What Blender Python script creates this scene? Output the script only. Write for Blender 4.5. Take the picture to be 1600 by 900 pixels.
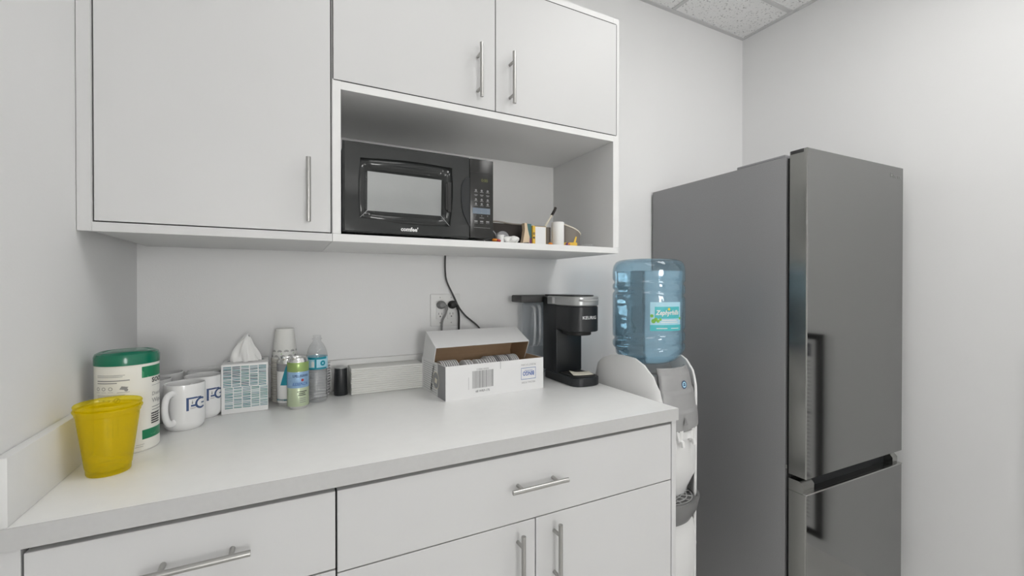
import bpy, bmesh, math, random
from math import pi, sin, cos, radians
from mathutils import Vector, Matrix
random.seed(7)
S = bpy.context.scene
for o in list(bpy.data.objects):
    bpy.data.objects.remove(o, do_unlink=True)
COL = S.collection

# ------------------------------------------------------------------ camera
cam_d = bpy.data.cameras.new('camera')
cam = bpy.data.objects.new('camera', cam_d)
COL.objects.link(cam)
cam_d.sensor_width = 36.0
cam_d.lens = 680.5 / 1600 * 36.0
cam_d.clip_start = 0.01
cam.location = (0, 0, 1.3022)
cam.rotation_euler = (radians(90 - 0.3543), 0, radians(-27.1365))
S.camera = cam

# ------------------------------------------------------------------ light and exposure
W = bpy.data.worlds.new('world')
S.world = W
W.use_nodes = True
W.node_tree.nodes['Background'].inputs[0].default_value = (0.9, 0.95, 1.0, 1)
W.node_tree.nodes['Background'].inputs[1].default_value = 0.0
S.view_settings.view_transform = 'Standard'
S.view_settings.look = 'None'
S.view_settings.gamma = 1.0
S.view_settings.use_curve_mapping = False
S.view_settings.exposure = -0.07
# ceiling troffers: (x0, x1, y0, y1, emission of the diffuser); the second is an added fill
TROFFERS = [(1.254, 1.864, -0.394, 0.826, 7.4), (0.034, 0.644, -0.394, 0.826, 2.7)]
WINDOW_FILL = 17.0            # fill light from an added, unseen frosted window in the wall opposite the cabinets

# room numbers
XL, XR, YB, YS, ZC = -0.42, 2.474, 1.736, -5.0, 2.803
FL = -0.10            # floor level
ZT = 0.914            # worktop height

# ------------------------------------------------------------------ materials
def mat(name, color=(0.8, 0.8, 0.8), rough=0.5, metal=0.0, spec=0.5, trans=0.0, ior=1.45, coat=0.0,
        emit=None, estr=0.0, bump=0.0, bscale=60.0, vary=0.0, vscale=8.0, stretch=None, alpha=1.0):
    m = bpy.data.materials.new(name)
    m.use_nodes = True
    nt = m.node_tree
    b = nt.nodes['Principled BSDF']
    I = b.inputs
    I['Base Color'].default_value = (*color, 1)
    I['Roughness'].default_value = rough
    I['Metallic'].default_value = metal
    I['Specular IOR Level'].default_value = spec
    I['Transmission Weight'].default_value = trans
    I['IOR'].default_value = ior
    I['Coat Weight'].default_value = coat
    I['Coat Roughness'].default_value = 0.05
    I['Alpha'].default_value = alpha
    if emit:
        I['Emission Color'].default_value = (*emit, 1)
        I['Emission Strength'].default_value = estr
    tc = nt.nodes.new('ShaderNodeTexCoord')
    mp = nt.nodes.new('ShaderNodeMapping')
    nt.links.new(tc.outputs['Object'], mp.inputs['Vector'])
    if stretch:
        mp.inputs['Scale'].default_value = stretch
    nz = nt.nodes.new('ShaderNodeTexNoise')
    nz.inputs['Scale'].default_value = bscale
    nz.inputs['Detail'].default_value = 4
    nt.links.new(mp.outputs[0], nz.inputs['Vector'])
    if bump:
        bp = nt.nodes.new('ShaderNodeBump')
        bp.inputs['Strength'].default_value = bump
        bp.inputs['Distance'].default_value = 0.002
        nt.links.new(nz.outputs['Fac'], bp.inputs['Height'])
        nt.links.new(bp.outputs[0], I['Normal'])
    if vary:
        n2 = nt.nodes.new('ShaderNodeTexNoise')
        n2.inputs['Scale'].default_value = vscale
        n2.inputs['Detail'].default_value = 5
        nt.links.new(mp.outputs[0], n2.inputs['Vector'])
        mx = nt.nodes.new('ShaderNodeMix')
        mx.data_type = 'RGBA'
        mx.inputs['A'].default_value = (*[c * (1 - vary) for c in color], 1)
        mx.inputs['B'].default_value = (*[min(1, c * (1 + vary)) for c in color], 1)
        nt.links.new(n2.outputs['Fac'], mx.inputs['Factor'])
        nt.links.new(mx.outputs['Result'], I['Base Color'])
    return m

def clear_mat(name, tint, diff, wd, wg=1.0, rough=0.05, bump=0.0, bscale=40):
    """thin clear plastic: tinted see-through, a little milky, glossy on top"""
    m = bpy.data.materials.new(name)
    m.use_nodes = True
    nt = m.node_tree
    nt.nodes.remove(nt.nodes['Principled BSDF'])
    out = nt.nodes['Material Output']
    tr = nt.nodes.new('ShaderNodeBsdfTransparent'); tr.inputs[0].default_value = (*tint, 1)
    df = nt.nodes.new('ShaderNodeBsdfDiffuse'); df.inputs[0].default_value = (*diff, 1)
    gl = nt.nodes.new('ShaderNodeBsdfGlossy'); gl.inputs['Roughness'].default_value = rough
    fr = nt.nodes.new('ShaderNodeLayerWeight'); fr.inputs[0].default_value = 0.5
    pw = nt.nodes.new('ShaderNodeMath'); pw.operation = 'POWER'; pw.inputs[1].default_value = 3.5
    nt.links.new(fr.outputs['Facing'], pw.inputs[0])
    ad = nt.nodes.new('ShaderNodeMath'); ad.operation = 'MULTIPLY_ADD'; ad.inputs[1].default_value = 0.6; ad.inputs[2].default_value = 0.05
    nt.links.new(pw.outputs[0], ad.inputs[0])
    m1 = nt.nodes.new('ShaderNodeMixShader'); m1.inputs[0].default_value = wd
    nt.links.new(tr.outputs[0], m1.inputs[1]); nt.links.new(df.outputs[0], m1.inputs[2])
    mu = nt.nodes.new('ShaderNodeMath'); mu.operation = 'MULTIPLY'; mu.inputs[1].default_value = wg
    nt.links.new(ad.outputs[0], mu.inputs[0])
    m2 = nt.nodes.new('ShaderNodeMixShader')
    nt.links.new(mu.outputs[0], m2.inputs[0])
    nt.links.new(m1.outputs[0], m2.inputs[1]); nt.links.new(gl.outputs[0], m2.inputs[2])
    nt.links.new(m2.outputs[0], out.inputs[0])
    if bump:
        tc = nt.nodes.new('ShaderNodeTexCoord')
        nz = nt.nodes.new('ShaderNodeTexNoise'); nz.inputs['Scale'].default_value = bscale
        nt.links.new(tc.outputs['Object'], nz.inputs['Vector'])
        bp = nt.nodes.new('ShaderNodeBump'); bp.inputs['Strength'].default_value = bump; bp.inputs['Distance'].default_value = 0.004
        nt.links.new(nz.outputs['Fac'], bp.inputs['Height'])
        for n in (gl, fr, df):
            nt.links.new(bp.outputs[0], n.inputs['Normal'])
    return m

M = {}
M['wall'] = mat('wall_paint', (0.84, 0.84, 0.84), 0.75, bump=0.12, bscale=220, vary=0.012, vscale=3)
M['laminate'] = mat('white_laminate', (0.655, 0.655, 0.655), 0.42, bump=0.03, bscale=300, vary=0.01)
M['laminate_lit'] = mat('lightened_niche_laminate', (0.80, 0.80, 0.795), 0.5, vary=0.015)  # the same white laminate, lightened to lift the shade of the niche
M['counter'] = mat('countertop_laminate', (0.91, 0.91, 0.90), 0.3, vary=0.025, vscale=30, bump=0.02, bscale=200)
M['splash'] = mat('upstand_laminate', (0.76, 0.76, 0.75), 0.4, vary=0.02, vscale=30)
M['counter_edge'] = mat('countertop_edge_band', (0.55, 0.55, 0.545), 0.45, vary=0.04, vscale=90)
M['gap'] = mat('dark_gap', (0.05, 0.05, 0.05), 0.8)
M['frosted'] = mat('added_fill_pane', (0.8, 0.8, 0.8), 0.5, emit=(1.0, 0.995, 0.975), estr=WINDOW_FILL)
M['floor'] = mat('floor_vinyl', (0.80, 0.79, 0.77), 0.4, vary=0.05, vscale=5)
M['nickel'] = mat('brushed_nickel', (0.45, 0.445, 0.43), 0.3, metal=1.0, bump=0.05, bscale=200, stretch=(1, 1, 8))
M['tbar'] = mat('ceiling_grid_bar', (0.66, 0.66, 0.66), 0.5)
M['white'] = mat('white_plastic', (0.80, 0.80, 0.79), 0.35)
M['cooler'] = mat('cooler_white_plastic', (0.78, 0.78, 0.775), 0.38, vary=0.01)
M['cooler_grey'] = mat('cooler_grey_plastic', (0.34, 0.34, 0.34), 0.35, vary=0.05, vscale=60)
M['tray_grey'] = mat('tray_grey_plastic', (0.20, 0.20, 0.20), 0.4)
M['tray_light'] = mat('tray_grille_plastic', (0.42, 0.42, 0.42), 0.35)
M['black'] = mat('black_gloss_plastic', (0.030, 0.032, 0.032), 0.06, spec=0.5)
M['black_satin'] = mat('black_satin_plastic', (0.016, 0.018, 0.02), 0.32)
M['black_matte'] = mat('black_matte', (0.02, 0.02, 0.02), 0.6)
M['panel_black'] = mat('control_panel_black', (0.022, 0.022, 0.021), 0.22)
M['mw_glass'] = mat('microwave_window', (0.30, 0.31, 0.31), 0.12, spec=0.9, coat=0.8, vary=0.03, vscale=300)
M['print'] = mat('white_print', (0.75, 0.76, 0.76), 0.5)
M['greyprint'] = mat('grey_print', (0.30, 0.30, 0.30), 0.5)
M['digits'] = mat('dim_display_digits', (0.10, 0.11, 0.03), 0.4, emit=(0.5, 0.55, 0.12), estr=0.12)
M['bluebtn'] = mat('blue_grey_button_area', (0.16, 0.20, 0.25), 0.4)
M['steel'] = mat('dark_stainless', (0.27, 0.27, 0.267), 0.075, metal=1.0, bump=0.0, bscale=400, stretch=(0.15, 0.15, 8), vary=0.05, vscale=120)
M['steel_edge'] = mat('door_edge_steel', (0.36, 0.36, 0.345), 0.22, metal=1.0)
M['steel_lip'] = mat('grip_lip_steel', (0.52, 0.52, 0.51), 0.25, metal=1.0)
M['fr_side'] = mat('fridge_side_paint', (0.30, 0.30, 0.305), 0.4, metal=0.3, bump=0.1, bscale=450, vary=0.08, vscale=250)
M['rubber'] = mat('door_gasket', (0.015, 0.015, 0.015), 0.6)
M['ceramic'] = mat('white_ceramic', (0.80, 0.80, 0.80), 0.12, spec=0.6)
M['navy'] = mat('navy_print', (0.045, 0.085, 0.20), 0.4)
M['green'] = mat('green_lid', (0.0, 0.155, 0.085), 0.22, coat=0.3)
M['greenband'] = mat('green_band', (0.01, 0.20, 0.09), 0.35)
M['greenlite'] = mat('light_green_facet', (0.07, 0.33, 0.17), 0.35)
M['label_w'] = mat('cream_label', (0.80, 0.79, 0.74), 0.4)
M['ink'] = mat('dark_ink', (0.05, 0.05, 0.05), 0.6)
M['ink_grey'] = mat('grey_ink', (0.28, 0.28, 0.28), 0.6)
M['yellow'] = clear_mat('yellow_clear_plastic', (1.0, 0.955, 0.36), (1.0, 0.82, 0.0), 0.17, 0.5, 0.08)
M['clear'] = clear_mat('clear_plastic', (0.965, 0.97, 0.975), (0.85, 0.87, 0.88), 0.03, 1.6, 0.06, bump=0.8, bscale=90)
M['clear_smooth'] = clear_mat('clear_tank_plastic', (0.88, 0.90, 0.92), (0.6, 0.64, 0.68), 0.12, 1.3, 0.05, bump=0.2, bscale=30)
M['clear_handle'] = clear_mat('highlit_handle_plastic', (0.90, 0.91, 0.92), (0.85, 0.88, 0.90), 0.25, 2.2, 0.04)  # whitened so the loops carry their highlights in the colour
M['paper'] = mat('white_paper', (0.80, 0.80, 0.78), 0.85, bump=0.1, bscale=200)
M['towel'] = mat('paper_towel', (0.76, 0.76, 0.73), 0.9, bump=0.3, bscale=160)
M['tissue'] = mat('tissue_paper', (0.84, 0.84, 0.83), 0.9)
M['card'] = mat('white_cardboard', (0.78, 0.78, 0.78), 0.6, vary=0.015, vscale=25)
M['kraft'] = mat('brown_card_inside', (0.47, 0.32, 0.20), 0.8, vary=0.08, vscale=30)
M['lid_a'] = mat('white_lid', (0.74, 0.74, 0.75), 0.35)
M['white_lid_bright'] = mat('bright_white_lid', (0.92, 0.92, 0.93), 0.35)
M['lid_b'] = mat('grey_lid_edge', (0.40, 0.40, 0.42), 0.4)
M['cupw'] = mat('paper_cup_white', (0.80, 0.80, 0.775), 0.6)
M['cuprim'] = mat('paper_cup_rim', (0.66, 0.64, 0.58), 0.6)
M['silver'] = mat('silver_plastic', (0.46, 0.47, 0.47), 0.28, metal=0.5)
M['alu'] = mat('aluminium', (0.75, 0.75, 0.74), 0.22, metal=1.0)
M['can_green'] = mat('can_green', (0.34, 0.48, 0.17), 0.28, metal=0.4, vary=0.1, vscale=30)
M['can_pale'] = mat('can_pale_green', (0.52, 0.60, 0.42), 0.3, metal=0.35, vary=0.08, vscale=25)
M['can_blue'] = mat('can_light_blue', (0.30, 0.47, 0.68), 0.35, metal=0.2, vary=0.25, vscale=120)
M['teal'] = mat('teal_print', (0.01, 0.27, 0.36), 0.35)
M['teal_l'] = mat('light_teal_print', (0.08, 0.48, 0.52), 0.4, vary=0.15, vscale=60)
M['skyblue'] = mat('pale_blue_label', (0.42, 0.68, 0.80), 0.45, vary=0.1, vscale=50)
M['leaf'] = mat('leaf_green_print', (0.22, 0.50, 0.08), 0.5, vary=0.5, vscale=120)
M['yellowprint'] = mat('yellow_print', (0.75, 0.62, 0.08), 0.5)
M['red'] = mat('red_print', (0.45, 0.06, 0.06), 0.5)
M['bluewater'] = clear_mat('blue_clear_plastic', (0.66, 0.82, 0.91), (0.36, 0.56, 0.68), 0.10, 1.5, 0.05, bump=1.0, bscale=16)
M['bluelink'] = mat('blue_logo', (0.02, 0.10, 0.40), 0.5)
M['cord'] = mat('dark_grey_cord', (0.06, 0.06, 0.06), 0.5)
M['cord_black'] = mat('black_cord', (0.015, 0.015, 0.015), 0.5)
M['cord_grey'] = mat('grey_cord', (0.24, 0.24, 0.24), 0.5)
M['orange'] = mat('orange_wrapper', (0.70, 0.22, 0.02), 0.4, vary=0.6, vscale=150)
M['yellowcard'] = mat('yellow_card', (0.78, 0.50, 0.07), 0.6)
M['tan'] = mat('tan_paper', (0.66, 0.52, 0.36), 0.7)
M['darkbrown'] = mat('dark_brown_card', (0.022, 0.016, 0.013), 0.6, vary=0.3, vscale=20)
M['greybrown'] = mat('grey_brown_paper', (0.23, 0.205, 0.18), 0.7)
M['purple'] = mat('purple_print', (0.16, 0.05, 0.14), 0.5)
M['dteal'] = mat('dark_teal_paper', (0.06, 0.15, 0.15), 0.6)
M['grey'] = mat('mid_grey', (0.30, 0.30, 0.31), 0.5)
M['cream'] = mat('cream_paper', (0.78, 0.74, 0.62), 0.7)
M['posterframe'] = mat('black_poster_frame', (0.02, 0.02, 0.02), 0.35)
M['posterdark'] = mat('dark_poster_banner', (0.05, 0.055, 0.07), 0.4)
M['posterred'] = mat('dull_red_poster_panel', (0.30, 0.14, 0.11), 0.4)
M['door'] = mat('grey_door_paint', (0.30, 0.31, 0.32), 0.4)

def ceiling_mat():
    m = mat('mineral_fibre_tile', (0.60, 0.60, 0.595), 0.9)
    nt = m.node_tree
    b = nt.nodes['Principled BSDF']
    tc = nt.nodes.new('ShaderNodeTexCoord')
    nz = nt.nodes.new('ShaderNodeTexNoise'); nz.inputs['Scale'].default_value = 95; nz.inputs['Detail'].default_value = 3
    nt.links.new(tc.outputs['Object'], nz.inputs['Vector'])
    cr = nt.nodes.new('ShaderNodeValToRGB')
    cr.color_ramp.elements[0].position = 0.33; cr.color_ramp.elements[0].color = (0.52, 0.52, 0.52, 1)
    cr.color_ramp.elements[1].position = 0.41; cr.color_ramp.elements[1].color = (0.93, 0.93, 0.925, 1)
    nt.links.new(nz.outputs['Fac'], cr.inputs[0])
    nt.links.new(cr.outputs[0], b.inputs['Base Color'])
    bp = nt.nodes.new('ShaderNodeBump'); bp.inputs['Strength'].default_value = 0.4; bp.inputs['Distance'].default_value = 0.003
    nt.links.new(nz.outputs['Fac'], bp.inputs['Height']); nt.links.new(bp.outputs[0], b.inputs['Normal'])
    return m
M['tile'] = ceiling_mat()

# ------------------------------------------------------------------ mesh helpers
def BM():
    return bmesh.new()

def box(bm, x0, x1, y0, y1, z0, z1, bev=0.0, seg=2, mi=0, rot=None):
    vs = [bm.verts.new((x, y, z)) for z in (z0, z1) for y in (y0, y1) for x in (x0, x1)]
    idx = [(0, 2, 3, 1), (4, 5, 7, 6), (0, 1, 5, 4), (2, 6, 7, 3), (0, 4, 6, 2), (1, 3, 7, 5)]
    fs = []
    for i in idx:
        f = bm.faces.new([vs[k] for k in i]); f.material_index = mi; fs.append(f)
    if bev > 0:
        es = list({e for f in fs for e in f.edges})
        r = bmesh.ops.bevel(bm, geom=es, offset=bev, segments=seg, profile=0.5, affect='EDGES')
        for f in r['faces']:
            f.material_index = mi
    return bm

def lathe(bm, prof, n=48, c=(0, 0), mi=0, rfun=None, close=False):
    """prof: (radius, z) list. radius 0 makes a pole."""
    rows = []
    for r, z in prof:
        if r < 1e-6:
            rows.append([bm.verts.new((c[0], c[1], z))])
        else:
            row = []
            for k in range(n):
                t = 2 * pi * k / n
                rr = r + (rfun(t, z) if rfun else 0)
                row.append(bm.verts.new((c[0] + rr * cos(t), c[1] + rr * sin(t), z)))
            rows.append(row)
    if close:
        rows.append(rows[0])
    for a, b in zip(rows, rows[1:]):
        for k in range(n):
            k2 = (k + 1) % n
            if len(a) == 1 and len(b) == 1:
                continue
            if len(a) == 1:
                f = bm.faces.new((a[0], b[k2], b[k]))
            elif len(b) == 1:
                f = bm.faces.new((a[k], a[k2], b[0]))
            else:
                f = bm.faces.new((a[k], a[k2], b[k2], b[k]))
            f.material_index = mi
    return bm

def catmull(pts, sub=6):
    P = [Vector(p) for p in pts]
    P = [2 * P[0] - P[1]] + P + [2 * P[-1] - P[-2]]
    out = []
    for i in range(1, len(P) - 2):
        for s in range(sub):
            t = s / sub
            a, b, c, d = P[i - 1], P[i], P[i + 1], P[i + 2]
            out.append(0.5 * ((2 * b) + (-a + c) * t + (2 * a - 5 * b + 4 * c - d) * t * t + (-a + 3 * b - 3 * c + d) * t ** 3))
    out.append(P[-2])
    return out

def tube(bm, pts, r, n=10, mi=0, smooth=0, ry=None):
    P = catmull(pts, smooth) if smooth else [Vector(p) for p in pts]
    rows = []
    up = Vector((0, 0, 1))
    prev = None
    for i, p in enumerate(P):
        d = (P[min(i + 1, len(P) - 1)] - P[max(i - 1, 0)]).normalized()
        if prev is None:
            a = d.cross(up)
            if a.length < 1e-3:
                a = d.cross(Vector((1, 0, 0)))
        else:
            a = prev - d * prev.dot(d)
        a.normalize(); b = d.cross(a); prev = a
        rb = ry or r
        rows.append([bm.verts.new(p + a * r * cos(2 * pi * k / n) + b * rb * sin(2 * pi * k / n)) for k in range(n)])
    for A, B in zip(rows, rows[1:]):
        for k in range(n):
            f = bm.faces.new((A[k], A[(k + 1) % n], B[(k + 1) % n], B[k])); f.material_index = mi
    f = bm.faces.new(rows[0][::-1]); f.material_index = mi
    f = bm.faces.new(rows[-1]); f.material_index = mi
    return bm

def prism(bm, poly, d0, d1, axis='y', mi=0):
    """extrude a 2d polygon along an axis"""
    def P(u, v, d):
        return {'y': (u, d, v), 'x': (d, u, v), 'z': (u, v, d)}[axis]
    a = [bm.verts.new(P(u, v, d0)) for u, v in poly]
    b = [bm.verts.new(P(u, v, d1)) for u, v in poly]
    n = len(poly)
    fs = [bm.faces.new(a), bm.faces.new(b[::-1])]
    for k in range(n):
        fs.append(bm.faces.new((a[k], b[k], b[(k + 1) % n], a[(k + 1) % n])))
    for f in fs:
        f.material_index = mi
    return bm

def loft(bm, rows, cap=True, mi=0, closed=True):
    R = [[bm.verts.new(p) for p in row] for row in rows]
    n = len(R[0])
    for A, B in zip(R, R[1:]):
        for k in range(n if closed else n - 1):
            f = bm.faces.new((A[k], A[(k + 1) % n], B[(k + 1) % n], B[k])); f.material_index = mi
    if cap and closed:
        bm.faces.new(R[0][::-1]).material_index = mi
        bm.faces.new(R[-1]).material_index = mi
    return bm

def obj(name, bm, mats, parent=None, angle=35, recalc=True, loc=None):
    if recalc:
        bmesh.ops.recalc_face_normals(bm, faces=bm.faces[:])
    me = bpy.data.meshes.new(name)
    bm.to_mesh(me); bm.free()
    if not isinstance(mats, (list, tuple)):
        mats = [mats]
    for m in mats:
        me.materials.append(m)
    for p in me.polygons:
        p.use_smooth = True
    me.set_sharp_from_angle(angle=radians(angle))
    o = bpy.data.objects.new(name, me)
    COL.objects.link(o)
    if parent:
        o.parent = parent
    if loc:
        o.location = loc
    return o

def solid(o, t, off=-1):
    md = o.modifiers.new('thickness', 'SOLIDIFY'); md.thickness = t; md.offset = off
    return o

def thing(name, label, cat, loc=(0, 0, 0), rz=0.0, group=None):
    o = bpy.data.objects.new(name, None)
    o.empty_display_size = 0.05
    COL.objects.link(o)
    o.location = loc; o.rotation_euler = (0, 0, rz)
    o['label'] = label; o['category'] = cat
    if group: o['group'] = group
    return o

def tag(o, label, cat, group=None):
    o['label'] = label; o['category'] = cat
    if group: o['group'] = group
    return o

def struct(name, bm, m, parent=None):
    o = obj(name, bm, m, parent)
    if not parent:
        o['kind'] = 'structure'
    return o

def lab(o, s):
    o['label'] = s
    return o

def copy_tree(o, parent=None):
    c = o.copy(); COL.objects.link(c)
    if parent: c.parent = parent
    for ch in list(o.children):
        copy_tree(ch, c)
    return c


ORDN = ['first', 'second', 'third', 'fourth', 'fifth', 'sixth', 'seventh', 'eighth', 'ninth', 'tenth', 'eleventh', 'twelfth', 'thirteenth', 'fourteenth', 'fifteenth', 'sixteenth', 'seventeenth', 'eighteenth', 'nineteenth', 'twentieth', 'twenty-first', 'twenty-second', 'twenty-third', 'twenty-fourth']

# flat artwork: functions add faces in the (u, v) plane
def rect(bm, u0, u1, v0, v1, nu=1, mi=0):
    for i in range(nu):
        a, b = u0 + (u1 - u0) * i / nu, u0 + (u1 - u0) * (i + 1) / nu
        f = bm.faces.new([bm.verts.new(p) for p in ((a, v0, 0), (b, v0, 0), (b, v1, 0), (a, v1, 0))]); f.material_index = mi
    return bm

def poly(bm, pts, mi=0):
    f = bm.faces.new([bm.verts.new((u, v, 0)) for u, v in pts]); f.material_index = mi
    return bm

def ring(bm, cu, cv, r0, r1, a0=0, a1=360, n=20, mi=0, sy=1.0):
    for i in range(n):
        t0 = radians(a0 + (a1 - a0) * i / n); t1 = radians(a0 + (a1 - a0) * (i + 1) / n)
        pts = [(cu + r1 * cos(t0), cv + sy * r1 * sin(t0)), (cu + r1 * cos(t1), cv + sy * r1 * sin(t1))]
        if r0 > 0:
            pts += [(cu + r0 * cos(t1), cv + sy * r0 * sin(t1)), (cu + r0 * cos(t0), cv + sy * r0 * sin(t0))]
        else:
            pts += [(cu, cv)]
        poly(bm, pts, mi)
    return bm

def text(bm, s, size, u=0, v=0, align='LEFT', mi=0, bold=0.0, flip=1, rot180=False, sx=1.0, shear=0.0):
    cu = bpy.data.curves.new('t', 'FONT')
    cu.body = s; cu.size = size; cu.align_x = align; cu.resolution_u = 2; cu.offset = bold; cu.shear = shear
    t = bpy.data.objects.new('t', cu)
    COL.objects.link(t)
    dg = bpy.context.evaluated_depsgraph_get()
    me = bpy.data.meshes.new_from_object(t.evaluated_get(dg))
    off = len(bm.verts)
    vs = []
    for vv in me.vertices:
        x, y = vv.co.x * sx * flip, vv.co.y
        if rot180: x, y = -x, -y
        vs.append(bm.verts.new((u + x, v + y, 0)))
    for p in me.polygons:
        try:
            f = bm.faces.new([vs[i] for i in p.vertices]); f.material_index = mi
        except ValueError:
            pass
    bpy.data.objects.remove(t, do_unlink=True)
    bpy.data.curves.remove(cu); bpy.data.meshes.remove(me)
    return bm

def decal(name, bm, mats, parent, fn, label=None):
    for v in bm.verts:
        v.co = Vector(fn(v.co.x, v.co.y))
    o = obj(name, bm, mats, parent, recalc=False)
    if label: o['label'] = label
    return o

def on_cyl(r, th0, z0=0.0, c=(0, 0), off=0.0004, rf=None):
    """wrap: u along the circumference (anticlockwise from above), v up"""
    def f(u, v):
        rr = (rf(z0 + v) if rf else r) + off
        t = th0 + u / (r if not rf else rf(z0 + v))
        return (c[0] + rr * cos(t), c[1] + rr * sin(t), z0 + v)
    return f

def front(y, x0=0.0, z0=0.0):
    return lambda u, v: (x0 + u, y, z0 + v)

# ================================================================== ROOM
T = 0.1
struct('floor', box(BM(), XL - T, XR + T, YS - T, YB + T, FL - 0.1, FL), M['floor'])
struct('wall_back', box(BM(), XL - T, XR + T, YB, YB + T, FL, ZC + 0.1), M['wall'])
struct('wall_left', box(BM(), XL - T, XL, YS, YB, FL, ZC + 0.1), M['wall'])
struct('wall_right', box(BM(), XR, XR + T, YS, YB, FL, ZC + 0.1), M['wall'])
WX0, WX1, WZ0, WZ1 = -0.10, 1.00, 0.85, 2.25
bm = BM()
for a in ((XL - T, WX0, FL, ZC + 0.1), (WX1, XR + T, FL, ZC + 0.1), (WX0, WX1, FL, WZ0), (WX0, WX1, WZ1, ZC + 0.1)):
    box(bm, a[0], a[1], YS - T, YS, a[2], a[3])
struct('wall_front', bm, M['wall'])
wn = struct('added_window_1', box(BM(), WX0 + 0.04, WX1 - 0.04, YS - 0.06, YS - 0.055, WZ0 + 0.04, WZ1 - 0.04), M['frosted'])  # glowing pane added behind the camera to brighten the shaded parts
bm = BM()
for a in ((WX0, WX0 + 0.04, WZ0, WZ1), (WX1 - 0.04, WX1, WZ0, WZ1), (WX0, WX1, WZ0, WZ0 + 0.04), (WX0, WX1, WZ1 - 0.04, WZ1), (0.435, 0.465, WZ0, WZ1)):
    box(bm, a[0], a[1], YS - 0.08, YS - 0.03, a[2], a[3])
obj('added_window_frame', bm, M['white'], wn)
struct('ceiling', box(BM(), XL - T, XR + T, YS - T, YB + T, ZC, ZC + 0.1), M['tile'])
gx = [XR - 0.61 * k for k in range(1, 5)]
gy = [1.436 - 0.61 * k for k in range(0, 8)]
bm = BM()
for x in gx:
    box(bm, x - 0.012, x + 0.012, YS, YB, ZC - 0.004, ZC + 0.001)
for y in gy:
    box(bm, XL, XR, y - 0.012, y + 0.012, ZC - 0.0036, ZC + 0.001)
struct('trim_1', bm, M['tbar'])
bm = BM()
box(bm, XL, XR, YB - 0.022, YB, ZC - 0.006, ZC + 0.0006)
box(bm, XR - 0.022, XR, YS, YB, ZC - 0.0058, ZC + 0.0007)
box(bm, XL, XL + 0.022, YS, YB, ZC - 0.0058, ZC + 0.0007)
struct('trim_2', bm, M['tbar'])
for nm, a in (('baseboard_back', (XL, XR, YB - 0.012, YB)), ('baseboard_left', (XL, XL + 0.012, YS, 0.9))):
    struct(nm, box(BM(), *a, FL, FL + 0.1, 0.002), M['white'])
# door in the wall behind the camera
d = struct('door_1', box(BM(), 1.2, 2.1, YS - 0.002, YS + 0.02, FL, 2.08, 0.003), M['door'])
bm = BM()
box(bm, 1.13, 1.2, YS, YS + 0.03, FL, 2.15, 0.003); box(bm, 2.1, 2.17, YS, YS + 0.03, FL, 2.15, 0.003); box(bm, 1.2, 2.1, YS, YS + 0.03, 2.08, 2.15, 0.003)
obj('door_frame', bm, M['white'], d)
bm = BM(); tube(bm, [(1.27, YS + 0.015, 1.0), (1.27, YS + 0.06, 1.0), (1.38, YS + 0.06, 1.0)], 0.01); obj('door_handle', bm, M['nickel'], d)

# ------------------------------------------------------------------ ceiling lamps
where = ['recessed ceiling light panel nearest the cabinets, on the refrigerator side',
         'added fill light panel in the ceiling, lighting the left wall, out of view']
for (x0, x1, y0, y1, es), lb in zip(TROFFERS, where):
    t = thing('ceiling_light', lb, 'light', ((x0 + x1) / 2, (y0 + y1) / 2, ZC), 0, 'ceiling light panels')
    hx, hy = (x1 - x0) / 2 - 0.013, (y1 - y0) / 2 - 0.013
    bm = BM()
    for a in ((-hx, -hx + 0.025, -hy, hy), (hx - 0.025, hx, -hy, hy), (-hx + 0.025, hx - 0.025, -hy, -hy + 0.025), (-hx + 0.025, hx - 0.025, hy - 0.025, hy)):
        box(bm, *a, -0.012, 0.0)
    obj('frame', bm, M['white'], t)
    obj('diffuser', box(BM(), -hx + 0.025, hx - 0.025, -hy + 0.025, hy - 0.025, -0.008, -0.001), mat('lamp_diffuser', (0.9, 0.9, 0.9), 0.5, emit=(1.0, 0.995, 0.98), estr=es), t)

# ================================================================== BASE CABINETS AND WORKTOP
YF = 0.990            # plane of the base fronts
def bar_handle(parent, p0, p1, normal, off=0.032, r=0.006, inset=0.03):
    """bar pull between p0 and p1 (on the face), posts standing off along normal"""
    p0, p1, nrm = Vector(p0), Vector(p1), Vector(normal)
    d = (p1 - p0).normalized()
    bm = BM()
    tube(bm, [p0 + nrm * off, p1 + nrm * off], r, 16)
    for q in (p0 + d * inset, p1 - d * inset):
        tube(bm, [q, q + nrm * off], 0.0048, 12)
    return obj('handle', bm, M['nickel'], parent)

# left unit
t = thing('base_cabinet', 'white base cabinet under the left half of the worktop, one wide drawer above a door', 'cabinet', (-0.16, 1.3, 0))
ox, oy = -0.16, 1.3
def L(bm_args, name, m, parent, bev=0.0008):
    x0, x1, y0, y1, z0, z1 = bm_args
    return obj(name, box(BM(), x0 - ox, x1 - ox, y0 - oy, y1 - oy, z0, z1, bev, 1), m, parent)
L((XL + 0.002, -0.3885, YF, YF + 0.02, 0.1, 0.876), 'filler_strip', M['laminate'], t)
bm = BM()
box(bm, -0.388 - ox, 0.088 - ox, YF + 0.022 - oy, YB - 0.004 - oy, 0.1, 0.874)
obj('body', bm, M['gap'], t)
L((-0.37, 0.088, YF + 0.07, YF + 0.09, FL, 0.1), 'toe_kick', M['laminate'], t)
dr = L((-0.385, 0.0865, YF, YF + 0.0205, 0.7015, 0.8655), 'drawer_front', M['laminate'], t)
bar_handle(dr, (-0.236 - ox, YF - oy, 0.795 - 0.0), (-0.066 - ox, YF - oy, 0.795), (0, -1, 0), inset=0.032)
dd = L((-0.385, 0.0865, YF, YF + 0.0205, 0.105, 0.6975), 'door', M['laminate'], t)
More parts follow.
